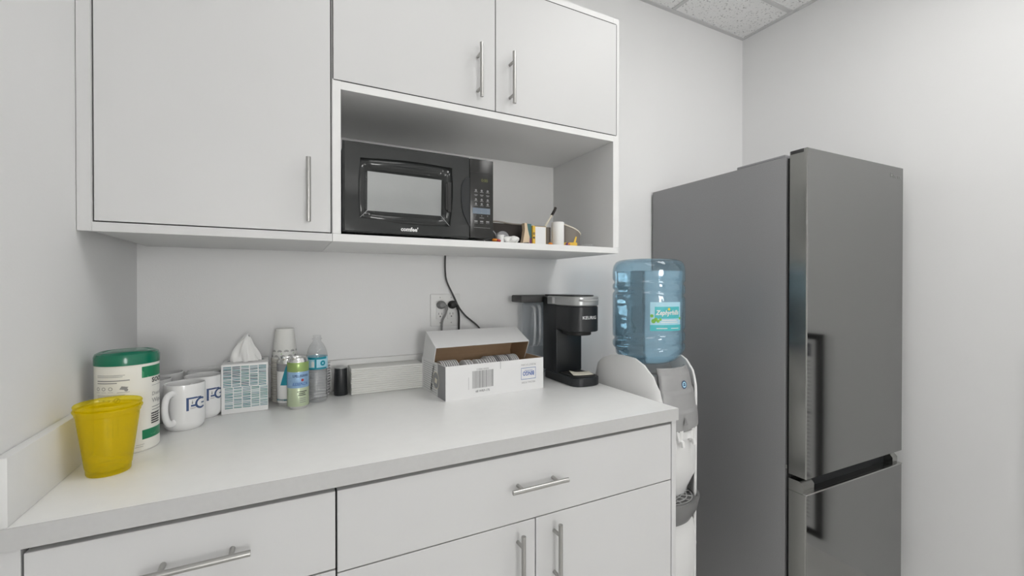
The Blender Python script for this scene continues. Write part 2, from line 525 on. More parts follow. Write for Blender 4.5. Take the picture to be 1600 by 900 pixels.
bar_handle(dd, (0.03 - ox, YF - oy, 0.49), (0.03 - ox, YF - oy, 0.66), (0, -1, 0))
# right unit
t = thing('base_cabinet', 'white base cabinet under the right half of the worktop, wide drawer above two doors', 'cabinet', (0.59, 1.3, 0))
ox = 0.59
L((1.0735, 1.093, YF, YB - 0.004, FL, 0.876), 'side_panel', M['laminate'], t)
bm = BM(); box(bm, 0.089 - ox, 1.0732 - ox, YF + 0.022 - oy, YB - 0.004 - oy, 0.1, 0.874); obj('body', bm, M['gap'], t)
L((0.089, 1.073, YF + 0.07, YF + 0.09, FL, 0.1), 'toe_kick', M['laminate'], t)
dr = L((0.0905, 1.0705, YF, YF + 0.0205, 0.6915, 0.8655), 'drawer_front', M['laminate'], t)
bar_handle(dr, (0.494 - ox, YF - oy, 0.786), (0.660 - ox, YF - oy, 0.786), (0, -1, 0))
dd = L((0.0905, 0.5755, YF, YF + 0.0205, 0.105, 0.6885), 'door', M['laminate'], t)
bar_handle(dd, (0.524 - ox, YF - oy, 0.50), (0.524 - ox, YF - oy, 0.670), (0, -1, 0))
dd = L((0.5785, 1.0705, YF, YF + 0.0205, 0.105, 0.6885), 'door', M['laminate'], t)
bar_handle(dd, (0.635 - ox, YF - oy, 0.50), (0.635 - ox, YF - oy, 0.672), (0, -1, 0))

t = thing('countertop', 'long off-white laminate worktop with grey edge over the base cabinets', 'worktop', (0.34, 1.36, ZT - 0.038))
bm = BM()
box(bm, XL + 0.001 - 0.34, 1.096 - 0.34, 0.984 - 1.36, YB - 0.001 - 1.36, 0, 0.038, 0.0012, 2)
bm.faces.ensure_lookup_table()
for f in bm.faces:
    if f.normal.y < -0.7 or f.calc_center_median().y < 0.9845 - 1.36:
        f.material_index = 1
obj('top', bm, [M['counter'], M['counter_edge']], t)
lab(obj('front_edge', box(BM(), XL + 0.001 - 0.34, 1.0955 - 0.34, 0.9825 - 1.36, 0.984 - 1.36, 0.0006, 0.0372), M['counter_edge'], t), 'pale grey edge band')
tag(obj('backsplash', box(BM(), XL + 0.001, XL + 0.019, 0.985, YB - 0.0205, ZT + 0.0003, 1.026, 0.001), M['splash']), 'low white laminate upstand running along the left wall on the worktop', 'backsplash')
tag(obj('backsplash', box(BM(), XL + 0.0195, 1.094, YB - 0.02, YB - 0.001, ZT + 0.0003, 1.026, 0.001), M['splash']), 'low white laminate upstand along the back wall behind the bottles and box', 'backsplash')

# ================================================================== WALL CABINETS
YU = 1.302
Z0, Z1 = 1.4245, 2.318
t = thing('wall_cabinet', 'tall white wall cabinet with one closed door on the left', 'cabinet', (-0.155, 1.52, Z0))
ox, oy = -0.155, 1.52
def U(x0, x1, y0, y1, z0, z1, name, m, parent, bev=0.0006):
    return obj(name, box(BM(), x0 - ox, x1 - ox, y0 - oy, y1 - oy, z0 - Z0, z1 - Z0, bev, 1), m, parent)
U(XL + 0.001, -0.394, YU, YU + 0.02, Z0, Z1, 'filler_strip', M['laminate'], t)
bm = BM()
for a in ((-0.3935, 0.1075, YU, YB - 0.002, Z0, 1.4455), (-0.3935, 0.1075, YU, YB - 0.002, 2.297, Z1),
          (-0.3935, -0.3925, YU, YB - 0.002, 1.4455, 2.297), (0.1065, 0.1075, YU, YB - 0.002, 1.4455, 2.297), (-0.3925, 0.1065, YB - 0.02, YB - 0.002, 1.4455, 2.297)):
    box(bm, a[0] - ox, a[1] - ox, a[2] - oy, a[3] - oy, a[4] - Z0, a[5] - Z0)
obj('body', bm, M['laminate'], t)
U(-0.392, 0.106, YU + 0.019, YU + 0.022, 1.446, 2.2965, 'door_shadow_gap', M['gap'], t, 0)
dd = U(-0.3895, 0.1035, YU, YU + 0.019, 1.4485, 2.2945, 'door', M['laminate'], t)
bar_handle(dd, (0.047 - ox, YU - oy, 1.471 - Z0), (0.047 - ox, YU - oy, 1.641 - Z0), (0, -1, 0), off=0.034)
t = thing('wall_cabinet', 'white wall cabinet with two doors above an open microwave niche', 'cabinet', (0.62, 1.52, Z0))
ox = 0.62
bm = BM()
for a in ((0.1085, 0.1305, 1.4465, Z1), (1.1, 1.128, 1.4465, Z1)):
    box(bm, a[0] - ox, a[1] - ox, YU - oy, YB - 0.002 - oy, a[2] - Z0, a[3] - Z0, 0.0004, 1)
for a in ((0.1305, 1.1, 2.297, Z1), (0.1305, 1.1, 1.849, 1.8715)):
    box(bm, a[0] - ox, a[1] - ox, YU - oy, YB - 0.002 - oy, a[2] - Z0, a[3] - Z0, 0.0004, 1)
box(bm, 0.1305 - ox, 1.1 - ox, YB - 0.012 - oy, YB - 0.002 - oy, 1.4465 - Z0, 2.297 - Z0)
obj('body', bm, M['laminate_lit'], t)
obj('shelf', box(BM(), 0.1085 - ox, 1.128 - ox, YU - oy, YB - 0.002 - oy, 0, 0.0215, 0.0004, 1), M['laminate_lit'], t)
U(0.132, 1.099, YU + 0.019, YU + 0.022, 1.872, 2.2965, 'door_shadow_gap', M['gap'], t, 0)
dd = U(0.1115, 0.6045, YU - 0.0005, YU + 0.0185, 1.8745, 2.2945, 'door', M['laminate'], t)
bar_handle(dd, (0.543 - ox, YU - oy, 1.897 - Z0), (0.543 - ox, YU - oy, 2.067 - Z0), (0, -1, 0), off=0.034)
dd = U(0.6075, 1.1145, YU - 0.0005, YU + 0.0185, 1.8745, 2.2945, 'door', M['laminate'], t)
bar_handle(dd, (0.659 - ox, YU - oy, 1.898 - Z0), (0.659 - ox, YU - oy, 2.067 - Z0), (0, -1, 0), off=0.034)
U(0.109, 0.1115, YU - 0.0002, YU + 0.001, 1.8745, 2.2945, 'hinge_gap', M['gap'], t, 0)
U(1.1145, 1.1168, YU - 0.0002, YU + 0.001, 1.8745, 2.2945, 'hinge_gap', M['gap'], t, 0)
U(0.6045, 0.6075, YU + 0.002, YU + 0.004, 1.8745, 2.2945, 'centre_gap', M['gap'], t, 0)
U(0.1115, 1.1145, YU - 0.0002, YU + 0.001, 1.8717, 1.8743, 'lower_gap', M['gap'], t, 0)
U(0.1115, 1.1145, YU - 0.0002, YU + 0.001, 2.2946, 2.297, 'upper_gap', M['gap'], t, 0)

# ================================================================== REFRIGERATOR
FX, FY, FR = 1.700, 0.933, -0.0289
t = thing('refrigerator', 'tall dark stainless refrigerator with freezer below, beside the water cooler', 'refrigerator', (FX, FY, 0), FR)
FW, FD, FZ = 0.685, 0.79, 1.796
bm = BM(); box(bm, 0.0, FW, 0.078, FD, FL + 0.018, FZ, 0.004, 2); obj('body', bm, M['fr_side'], t)
for x in (0.06, FW - 0.06):
    for y in (0.14, FD - 0.08):
        obj('foot', lathe(BM(), [(0, FL), (0.022, FL), (0.022, FL + 0.018), (0, FL + 0.018)], 16, (x, y)), M['black_matte'], t)
obj('gasket', box(BM(), 0.012, FW - 0.012, 0.064, 0.08, 0.05, FZ - 0.006), M['rubber'], t)
def door_slab(name, z0, z1, parent):
    pl = [(0.0, 0.064), (0.0, 0.004), (0.0012, 0.0012), (0.004, 0.0), (FW - 0.004, 0.0), (FW - 0.0012, 0.0012), (FW, 0.004), (FW, 0.064)]
    bm = BM()
    rows = []
    for z, s in ((z0, 0.0015), (z0 + 0.0015, 0), (z1 - 0.0015, 0), (z1, 0.0015)):
        rows.append([(min(max(x, s), FW - s), max(y, s + 0.0), z) for x, y in pl])
    loft(bm, rows)
    bm.faces.ensure_lookup_table()
    bmesh.ops.recalc_face_normals(bm, faces=bm.faces[:])
    for f in bm.faces:
        if abs(f.normal.x) > 0.9: f.material_index = 1
    return obj(name, bm, [M['steel'], M['steel_edge']], parent, angle=10)
ZS = 0.581
ud = door_slab('upper_door', ZS, 1.811, t)
bm = BM(); box(bm, -0.0006, 0.02, 0.012, 0.062, 1.797, 1.8115, 0.002); obj('end_cap', bm, M['cord'], ud)
text_bm = BM(); text(text_bm, 'Hisense', 0.028, 0, 0, 'RIGHT')
decal('logo', text_bm, M['steel_lip'], ud, front(-0.0006, 0.665, 1.762))
# lower door with a hand grip along its top edge
bm = BM()
z1 = 0.522
ld = door_slab('lower_door', 0.02, z1, t)
for xa, xb in ((0.0, 0.07), (FW - 0.05, FW - 0.012)):
    lab(obj('grip_end', prism(BM(), [(0.012, z1 + 0.0002), (0.012, z1 + 0.03), (0.024, z1 + 0.044), (0.064, z1 + 0.044), (0.064, z1 + 0.0002)], xa, xb, 'x'), M['steel_edge'], ld), 'bright grey block at the end of the hand grip')
obj('grip_recess', box(BM(), 0.07, FW - 0.05, 0.045, 0.064, z1 + 0.0002, z1 + 0.05), M['black_satin'], ld)
obj('grip_lip', box(BM(), 0.0, FW, -0.001, 0.014, z1 - 0.001, z1 + 0.005, 0.0015), M['steel_lip'], ld)
bm = BM(); box(bm, 0.012, 0.10, 0.09, 0.30, FZ, FZ + 0.014, 0.004); obj('hinge_cover', bm, M['grey'], t)
bm = BM(); box(bm, -0.0025, 0.0, 0.07, 0.076, 0.598, 0.612, 0.001); obj('middle_hinge', bm, M['nickel'], t)

# ================================================================== WATER COOLER
CX, CY, CR = 1.265, 1.280, radians(6)
t = thing('water_cooler', 'white and grey freestanding water cooler between the worktop and the refrigerator', 'water cooler', (CX, CY, 0), CR)
# local: -y is the front. outline of half plan: (half width, f)
def outline(hw=0.135, nose=0.16, n=14):
    pts = []
    for k in range(n + 1):
        a = pi / 2 * k / n
        pts.append((hw * sin(a) ** 0.62, nose * cos(a) ** 0.62 * 1.0))
    return pts      # from nose (0, nose) to side (hw, 0)
def plan(hw, nose, back=0.165, n=14):
    o = outline(hw, nose, n)
    right = [(x, -f) for x, f in o] + [(hw, 0.06), (hw - 0.006, back - 0.01), (hw - 0.02, back)]
    left = [(-x, y) for x, y in right[::-1]][:-1]
    return right + left
# lower body: rows
rows = []
for z, hw, ns in ((FL, 0.128, 0.133), (0.0, 0.132, 0.138), (0.05, 0.133, 0.142), (0.20, 0.135, 0.150), (0.33, 0.135, 0.162), (0.42, 0.133, 0.150), (0.47, 0.133, 0.118), (0.525, 0.132, 0.118),
                  (0.60, 0.132, 0.156), (0.66, 0.132, 0.158), (0.74, 0.132, 0.158), (0.80, 0.133, 0.150), (0.86, 0.131, 0.112), (0.92, 0.129, 0.100)):
    rows.append([(x, y, z) for x, y in plan(hw, ns)])
obj('body', loft(BM(), rows), M['cooler'], t)
# side shells with an arched top
def shell(sg):
    bm = BM()
    o = [(0.1355, 0.165), (0.137, 0.11), (0.138, 0.05), (0.138, 0.0), (0.137, -0.04), (0.133, -0.08), (0.123, -0.115), (0.108, -0.136), (0.088, -0.150)]
    def ztop(y):
        f = -y
        pts = [(-0.165, 0.93), (-0.155, 0.985), (-0.13, 1.012), (-0.08, 1.030), (-0.02, 1.037), (0.04, 1.032), (0.08, 1.012), (0.115, 0.975), (0.136, 0.925), (0.151, 0.83)]
        for (a, za), (b, zb) in zip(pts, pts[1:]):
            if f <= b: return za + (zb - za) * (f - a) / (b - a)
        return pts[-1][1]
    P = catmull([(x * sg, y, 0) for x, y in o], 4)
    cols = []
    for p in P:
        zt = ztop(p.y)
        zs = [FL + 0.001 + (zt - FL - 0.001) * (k / 8) for k in range(9)]
        cols.append([bm.verts.new((p.x * (1.0 - 0.05 * max(0, (z - 0.9) / 0.14) ** 1.5) * (1.0 - 0.045 * min(1, max(0, (0.75 - z) / 0.35))), p.y, z)) for z in zs])
    for A, B in zip(cols, cols[1:]):
        for k in range(8):
            bm.faces.new((A[k], B[k], B[k + 1], A[k + 1]))
    o_ = obj('side_shell', bm, M['cooler'], t)
    md = o_.modifiers.new('thickness', 'SOLIDIFY'); md.thickness = 0.010; md.offset = -1 if sg > 0 else -1
    bv = o_.modifiers.new('bevel', 'BEVEL'); bv.width = 0.003; bv.segments = 2; bv.limit_method = 'ANGLE'
    return o_
shell(1); shell(-1)
# grey front panel, crowned, with three shallow ridges
bm = BM()
cols = []
nu, nv = 20, 40
for i in range(nu + 1):
    u = -1 + 2 * i / nu
    col = []
    for j in range(nv + 1):
        v = j / nv
        z = 0.785 + 0.215 * v - 0.018 * (1 - v) * (u * u * 0 + (1 - u * u) * 1.0) * 0.6
        hw = 0.107 - 0.020 * v
        f = 0.172 - 0.040 * v ** 1.6
        ridge = 0.004 * (abs((v * 3.2) % 1.0)) if v < 0.92 else 0
        x = hw * u
        y = -(f + ridge) + 0.030 * abs(u) ** 2.6
        col.append(bm.verts.new((x, y, z)))
    cols.append(col)
for A, B in zip(cols, cols[1:]):
    for k in range(nv):
        bm.faces.new((A[k], B[k], B[k + 1], A[k + 1]))
fp = solid(obj('front_panel', bm, M['cooler_grey'], t, angle=60), 0.012, -1)
lab(fp, 'grey front panel with shallow ridges')
fp_y = lambda u, v: -(0.172 - 0.040 * v ** 1.6 + 0.0045) + 0.030 * abs(u / 0.09) ** 2.6
def stick(off):
    return lambda u, v: (0.008 + u, -0.1490 - off - 0.3 * (0.013 - v) * 0.5, 0.938 + v)
b = BM(); ring(b, 0, 0, 0, 0.0145, n=24)
bd_ = decal('round_badge', b, M['navy'], fp, stick(0), 'small round blue and white badge')
b = BM(); ring(b, 0, 0, 0, 0.0108, n=24); decal('badge_field', b, M['skyblue'], bd_, stick(0.0005))
b = BM(); rect(b, -0.006, 0.006, -0.004, 0.0005); rect(b, -0.0045, 0.0045, 0.002, 0.006); decal('badge_print', b, M['navy'], bd_, stick(0.001))
bm = BM(); poly(bm, [(-0.012, 0), (0.012, 0), (0, 0.03)]); poly(bm, [(-0.007, 0.003), (0.007, 0.003), (0, 0.021)], mi=1)
text(bm, 'C', 0.012, -0.004, 0.005, mi=0)
decal('warning_mark', bm, [M['ink_grey'], M['cooler_grey']], fp, lambda u, v: (-0.02 + u, -0.1785 + 0.0 * v, 0.80 + v))
# neck collar and top deck
bm = BM(); lathe(bm, [(0.0, 0.965), (0.085, 0.965), (0.088, 0.975), (0.075, 1.0), (0.062, 1.008), (0.048, 1.0), (0.045, 0.975), (0, 0.975)], 40)
obj('bottle_collar', bm, M['cooler_grey'], t)
rows = [[(x * s, y * s, z) for x, y in plan(0.128, 0.118)] for z, s in ((0.915, 1.0), (0.955, 0.99), (0.968, 0.94))]
obj('top_deck', loft(BM(), rows), M['cooler_grey'], t)
# taps
for sx, nm in ((-0.032, 'tap'), (0.032, 'tap')):
    bm = BM(); lathe(bm, [(0, 0), (0.011, 0), (0.013, 0.02), (0.016, 0.045), (0.0, 0.045)], 20)
    tube(bm, [(0, 0.005, 0.008), (0, -0.016, 0.004), (0, -0.019, -0.012)], 0.007, 10)
    obj(nm, bm, M['white'], t, loc=(sx, -0.158, 0.735))
bm = BM()
prism(bm, [(-0.058, 0.78), (0.058, 0.78), (0.048, 0.745), (-0.048, 0.745)], -0.168, -0.12, 'y')
obj('tap_hood', bm, M['cooler'], t)
# drip tray
rows = []
def trayplan(s, hw=0.128, f=0.186):
    pts = [(hw * s * sin(a) , -0.08 - (f - 0.08) * s * cos(a) ** 0.8) for a in [pi / 2 * k / 10 for k in range(11)]]
    return pts + [(-x, y) for x, y in pts[::-1]][:-1]
for z, s in ((0.40, 0.35), (0.43, 0.72), (0.47, 0.92), (0.512, 1.0), (0.518, 1.0), (0.518, 0.93), (0.508, 0.92)):
    rows.append([(x, y, z) for x, y in trayplan(s)])
tr = lab(obj('drip_tray', loft(BM(), rows), M['tray_grey'], t), 'grey drip tray')
bm = BM()
for r in (0.025, 0.045, 0.065, 0.083):
    tube(bm, [(r * 1.15 * cos(a), -0.085 - r * sin(a), 0.514) for a in [pi * k / 16 for k in range(17)]], 0.0022, 6)
for a in (20, 50, 75, 105, 130, 160):
    tube(bm, [(0.02 * cos(radians(a)), -0.085 - 0.02 * sin(radians(a)), 0.514), (0.095 * cos(radians(a)), -0.085 - 0.084 * sin(radians(a)), 0.514)], 0.0022, 6)
obj('grille', bm, M['tray_light'], tr)

# ------------------------------------------------------------------ big bottle on the cooler
BX, BY = 1.262, 1.284
t = thing('water_bottle', 'large blue five gallon water bottle upside down on the cooler', 'water bottle', (BX, BY, 0.986))
def wave(th, z):
    h = z
    a = 0
    if 0.05 < h < 0.37:
        for k, ph, sl in ((0.085, 0.0, 0.016), (0.125, 0.6, 0.018), (0.285, 2.6, 0.014), (0.325, 2.2, 0.012)):
            c = k + sl * sin(th + ph + 2.0)
            a -= 0.0075 * math.exp(-((h - c) / 0.007) ** 2)
    return a
prof = [(0.028, -0.012), (0.028, 0.006), (0.040, 0.010), (0.075, 0.018), (0.105, 0.032), (0.124, 0.050), (0.133, 0.068)]
z = 0.076
while z < 0.365:
    r = 0.137
    prof.append((r, z)); z += 0.0045
prof += [(0.137, 0.366), (0.1365, 0.378), (0.133, 0.394), (0.125, 0.407), (0.112, 0.414), (0.098, 0.4165), (0.08, 0.412), (0.0, 0.409)]
bm = BM(); lathe(bm, prof, 96, rfun=wave)
obj('bottle_shell', bm, M['bluewater'], t, angle=60)
M['water'] = mat('blue_tinted_water', (0.86, 0.94, 0.97), 0.0, trans=1.0, ior=1.33, bump=0.9, bscale=9, stretch=(1, 1, 2.2))
wp = [(0.0, -0.008), (0.026, -0.008), (0.026, 0.008), (0.072, 0.0205), (0.102, 0.035), (0.120, 0.053), (0.1285, 0.072), (0.1285, 0.370), (0.0, 0.370)]
lab(obj('water', lathe(BM(), wp, 64), M['water'], t), 'clear water filling the bottle almost to its upturned base')
# label: towards the right-front of the bottle
thv = math.atan2(-BY, -BX)           # direction to the viewer
th0 = thv + 0.50
bm = BM()
W2, H2 = 0.062, 0.105
rect(bm, -W2, W2, 0, H2, 12, mi=0)
def layer(bm, f, dz):
    n0 = len(bm.verts); f(bm)
    bm.verts.ensure_lookup_table()
    for v in bm.verts[n0:]: v.co.z = dz
layers = []
def lab_decal(fn, m, off):
    b = BM(); fn(b)
    layers.append((b, m, off))
lab_decal(lambda b: rect(b, -W2, W2, 0, H2, 12), M['skyblue'], 0.0006)
lab_decal(lambda b: rect(b, -W2 + 0.016, W2 - 0.008, 0.045, 0.088, 10), M['teal_l'], 0.0011)
lab_decal(lambda b: rect(b, -W2, W2, 0, 0.022, 12), M['teal_l'], 0.0011)
lab_decal(lambda b: [ring(b, -W2 + 0.012 + 0.008 * i, 0.036 + 0.006 * (i % 2), 0, 0.008 - 0.001 * i, n=8) for i in range(4)] + [ring(b, -W2 + 0.006, 0.055, 0, 0.006, n=8), ring(b, W2 - 0.005, 0.045, 0, 0.005, n=8)], M['leaf'], 0.0016)
lab_decal(lambda b: text(b, 'Zephyrhills', 0.0235, 0.003, 0.059, 'CENTER', bold=0.0006, shear=0.25, sx=0.86), M['white'], 0.0021)
lab_decal(lambda b: [rect(b, -0.025, 0.045, 0.030, 0.033, 6), rect(b, -0.02, 0.04, 0.037, 0.040, 6), rect(b, -0.04, 0.0, 0.008, 0.0105, 4), rect(b, 0.015, 0.05, 0.008, 0.0105, 4)], M['white'], 0.0021)
lab_decal(lambda b: ring(b, 0.006, 0.079, 0, 0.005, n=10), M['yellowprint'], 0.0024)
bm.free()
parts = []
lb = None
for b, m, off in layers:
    nm = 'bottle_label' if lb is None else 'label_print'
    o = decal(nm, b, m, lb or t, on_cyl(0.137, th0, 0.150, off=off + 0.0006))
    if lb is None: lb = o; lab(o, 'turquoise and pale blue printed label')

# ================================================================== MICROWAVE
MX, MY, MZ = 0.135, 1.298, 1.4462
t = thing('microwave_oven', 'black countertop microwave oven in the open cabinet niche', 'microwave', (MX, MY, MZ))
MW, MH = 0.462, 0.262
SP = 0.378            # split between door and control panel
bm = BM(); box(bm, 0.004, MW - 0.003, 0.018, 0.36, 0.008, MH - 0.002, 0.004); obj('body', bm, M['black_satin'], t)
for x in (0.05, MW - 0.05):
    for y in (0.05, 0.32):
        obj('foot', lathe(BM(), [(0, 0), (0.012, 0), (0.013, 0.010), (0, 0.010)], 14, (x, y)), M['black_matte'], t)
# door: frame with a bevelled well around the window
O = [(0.046, 0.219), (0.320, 0.222), (0.313, 0.038), (0.044, 0.048)]      # well, outer (x,z) TL TR BR BL
I_ = [(0.068, 0.186), (0.290, 0.184), (0.288, 0.072), (0.067, 0.072)]      # window
E_ = [(0.002, MH), (SP - 0.001, MH), (SP - 0.001, 0.008), (0.002, 0.008)]
def dens(P, n=10, bulge=0.0):
    out = []
    c = Vector((sum(p[0] for p in P) / 4, sum(p[1] for p in P) / 4))
    for i in range(4):
        a, b = Vector(P[i]), Vector(P[(i + 1) % 4])
        nrm = Vector((b.y - a.y, a.x - b.x)).normalized()
        if (nrm.dot((a + b) / 2 - c)) < 0: nrm = -nrm
        for k in range(n):
            s = k / n
            out.append(a.lerp(b, s) + nrm * bulge * sin(pi * s))
    return out
def lay(P, y): return [(p[0], y, p[1]) for p in P]
bm = BM()
rows = [lay(dens([(0.002, MH), (SP - 0.001, MH), (SP - 0.001, 0.008), (0.002, 0.008)]), 0.018),
        lay(dens([(0.0, MH + 0.0), (SP - 0.0, MH), (SP - 0.0, 0.008), (0.0, 0.008)]), 0.006),
        lay(dens([(0.006, MH - 0.004), (SP - 0.002, MH - 0.004), (SP - 0.002, 0.012), (0.006, 0.012)]), 0.0),
        lay(dens(O, bulge=0.006), 0.0), lay(dens(O, bulge=0.0055), 0.0012)]
loft(bm, rows, cap=False)
loft(bm, [lay(dens(O, bulge=0.0055), 0.0012), lay(dens(I_), 0.0125)], cap=False)
door = obj('door', bm, M['black'], t, angle=20)
solid(door, 0.002, 1)
bm = BM(); n = 12
P = dens(I_, 1)
box(bm, 0.066, 0.291, 0.0125, 0.016, 0.071, 0.187); obj('window', bm, M['mw_glass'], door)
# silver slivers standing in for highlights at the corners of the well
obj('corner_highlight', tube(BM(), [(0.046, 0.001, 0.050), (0.0675, 0.0118, 0.0725)], 0.0006, 6), M['silver'], door)
obj('corner_highlight', tube(BM(), [(0.288, 0.0118, 0.072), (0.3125, 0.001, 0.040)], 0.0007, 6), M['silver'], door)
# door pull: scooped panel beside the split and grip slot
bm = BM()
sc = [(0.377, 0.197), (0.366, 0.196), (0.356, 0.186), (0.350, 0.168), (0.349, 0.145), (0.350, 0.110), (0.355, 0.085), (0.364, 0.066), (0.373, 0.050), (0.377, 0.044)]
prism(bm, sc, -0.0055, 0.001, 'y')
obj('door_pull', bm, M['black_satin'], door)
bm = BM(); box(bm, 0.298, 0.304, -0.0032, 0.0045, 0.090, 0.172, 0.0008); box(bm, 0.304, 0.317, -0.0028, 0.0035, 0.084, 0.176, 0.001)
obj('grip_slot', bm, M['black_matte'], door)
b = BM(); text(b, 'comfee\'', 0.0165, 0, 0, 'CENTER', bold=0.0006)
decal('logo', b, M['print'], door, front(-0.0028, 0.186, 0.017))
# control panel
bm = BM(); box(bm, SP + 0.0015, MW, 0.0, 0.018, 0.008, MH, 0.003)
cp = obj('control_panel', bm, M['panel_black'], t)
obj('panel_seam', box(BM(), SP + 0.002, MW - 0.001, -0.0004, 0.001, 0.218, 0.2188), M['black_matte'], cp)
b = BM(); text(b, '0:00', 0.0135, 0, 0, 'CENTER'); decal('clock_display', b, M['digits'], cp, front(-0.0007, 0.430, 0.190))
b = BM()
rect(b, -0.031, 0.030, 0.086, 0.105)
decal('button_field', b, M['bluebtn'], cp, front(-0.0005, 0.420, 0.0))
b = BM()
rows_z = [0.160, 0.146, 0.131, 0.117, 0.099, 0.090, 0.080, 0.060]
for j, z in enumerate(rows_z):
    for i, x in enumerate((-0.020, 0.0, 0.021)):
        if j in (4, 5, 6):
            text(b, str((j - 4) * 3 + i + 1), 0.0062, x, z - 0.002, 'CENTER')
        elif j in (0, 2, 3):
            ring(b, x, z + 0.001, 0.0012, 0.0034, n=8); rect(b, x - 0.006, x + 0.006, z - 0.0048, z - 0.0036)
        elif j == 1:
            rect(b, x - 0.006, x + 0.006, z, z + 0.0014); rect(b, x - 0.004, x + 0.004, z - 0.003, z - 0.002)
        else:
            rect(b, x - 0.0055, x + 0.0055, z, z + 0.004); rect(b, x - 0.006, x + 0.006, z - 0.004, z - 0.003)
rect(b, -0.008, 0.008, 0.0725, 0.074)
decal('button_print', b, M['greyprint'], cp, front(-0.0008, 0.420, 0.0))
b = BM(); rect(b, -0.028, 0.03, 0.0415, 0.0423); decal('lower_line', b, M['greyprint'], cp, front(-0.0006, 0.420, 0))
# cord: out of the back, through the shelf and down the wall behind the box
bm = BM()
tube(bm, [(0.44 , 0.40, 0.09), (0.44, 0.42, 0.02), (0.4385, 0.424, -0.03), (0.4385, 0.424, -0.085), (0.446, 0.424, -0.13), (0.478, 0.424, -0.195), (0.497, 0.423, -0.235),
          (0.528, 0.420, -0.274), (0.59, 0.415, -0.33), (0.62, 0.36, -0.43), (0.66, 0.38, -0.523)], 0.0036, 8, smooth=5)
lab(obj('power_cord', bm, M['cord'], t), 'dark grey power cord hanging below the shelf')

# ================================================================== OUTLET, PLUGS
t = thing('outlet_plate', 'white double duplex outlet plate on the back wall above the cardboard box', 'power outlet', (0.578, YB, 1.2))
bm = BM(); box(bm, -0.0645, 0.0645, -0.006, -0.0003, -0.066, 0.066, 0.003); obj('plate', bm, M['white'], t)
for x in (-0.024, 0.024):
    bm = BM(); box(bm, x - 0.017, x + 0.017, -0.0085, -0.005, -0.038, 0.038, 0.003)
    r_ = obj('receptacle', bm, M['white'], t)
    for zz in (-0.020, 0.020):
        b = BM()
        rect(b, x - 0.0075, x - 0.0055, zz + 0.001, zz + 0.009); rect(b, x + 0.0055, x + 0.0075, zz + 0.001, zz + 0.009); ring(b, x, zz - 0.006, 0, 0.003, n=10)
        decal('socket_slots', b, M['ink'], r_, front(-0.0088))
    bm = BM(); lathe(bm, [(0, 0), (0.003, 0), (0.003, 0.001), (0, 0.0015)], 10)
    for z_ in (0.052, -0.052):
        bb = BM(); lathe(bb, [(0, -0.001), (0.003, -0.001), (0.003, 0.001), (0, 0.0014)], 10)
        for v in bb.verts: v.co = Vector((x + v.co.x, -0.0062 - v.co.z, z_ + v.co.y))
        obj('screw', bb, M['nickel'], t)
    bm.free()
def plug(name, label, m, x, pts):
    t = thing(name, label, 'power cord', (x, YB - 0.009, 1.222))
    bb = BM(); lathe(bb, [(0, 0.0), (0.017, 0.0), (0.019, 0.006), (0.017, 0.016), (0.010, 0.026), (0, 0.028)], 24)
    for v in bb.verts: v.co = Vector((v.co.x * 1.05, -v.co.z, v.co.y * 0.9))
    tube(bb, [(0.004, -0.018, 0), (0.016, -0.020, -0.004), (0.020, -0.019, -0.02)], 0.006, 10)
    obj('plug', bb, m, t)
    bb = BM(); tube(bb, pts, 0.0042, 8, smooth=5); obj('cord', bb, m, t)
plug('power_cord', 'light grey plug and cord in the left outlet above the box', M['cord_grey'], 0.556,
     [(0.020, -0.019, -0.018), (0.014, -0.017, -0.040), (0.004, -0.012, -0.062), (0.001, -0.010, -0.09), (0.001, -0.010, -0.13), (0.001, -0.030, -0.17), (0.03, -0.034, -0.30)])
plug('power_cord', 'black plug and cord in the right outlet beside the hanging microwave cord', M['cord_black'], 0.604,
     [(0.020, -0.019, -0.018), (0.025, -0.015, -0.040), (0.027, -0.012, -0.062), (0.027, -0.010, -0.10), (0.027, -0.010, -0.13), (0.03, -0.030, -0.17), (0.06, -0.034, -0.30)])

# ================================================================== THINGS ON THE WORKTOP
Z = ZT + 0.0002
# ---- yellow cups (two nested)
def yellow_cup():
    bm = BM()
    out = [(0.0, 0.004), (0.030, 0.003), (0.034, 0.0), (0.0358, 0.003), (0.0362, 0.012), (0.0375, 0.016), (0.050, 0.118), (0.0500, 0.122), (0.0520, 0.124), (0.0525, 0.128), (0.0545, 0.1305),
           (0.0555, 0.134), (0.054, 0.1365)]
    lathe(bm, out, 72)
    return bm
YCX, YCY = -0.335, 1.190
c1 = obj('plastic_cup', yellow_cup(), M['yellow'], loc=(YCX, YCY, Z)); solid(c1, 0.0006)
tag(c1, 'outer translucent yellow plastic cup standing at the left end of the worktop', 'cup', 'yellow plastic cups')
c2 = c1.copy(); COL.objects.link(c2); c2.location = (YCX, YCY, Z + 0.0105); c2.scale = (0.985, 0.985, 0.99)
tag(c2, 'inner translucent yellow plastic cup nested in the outer one, its rim on top', 'cup', 'yellow plastic cups')

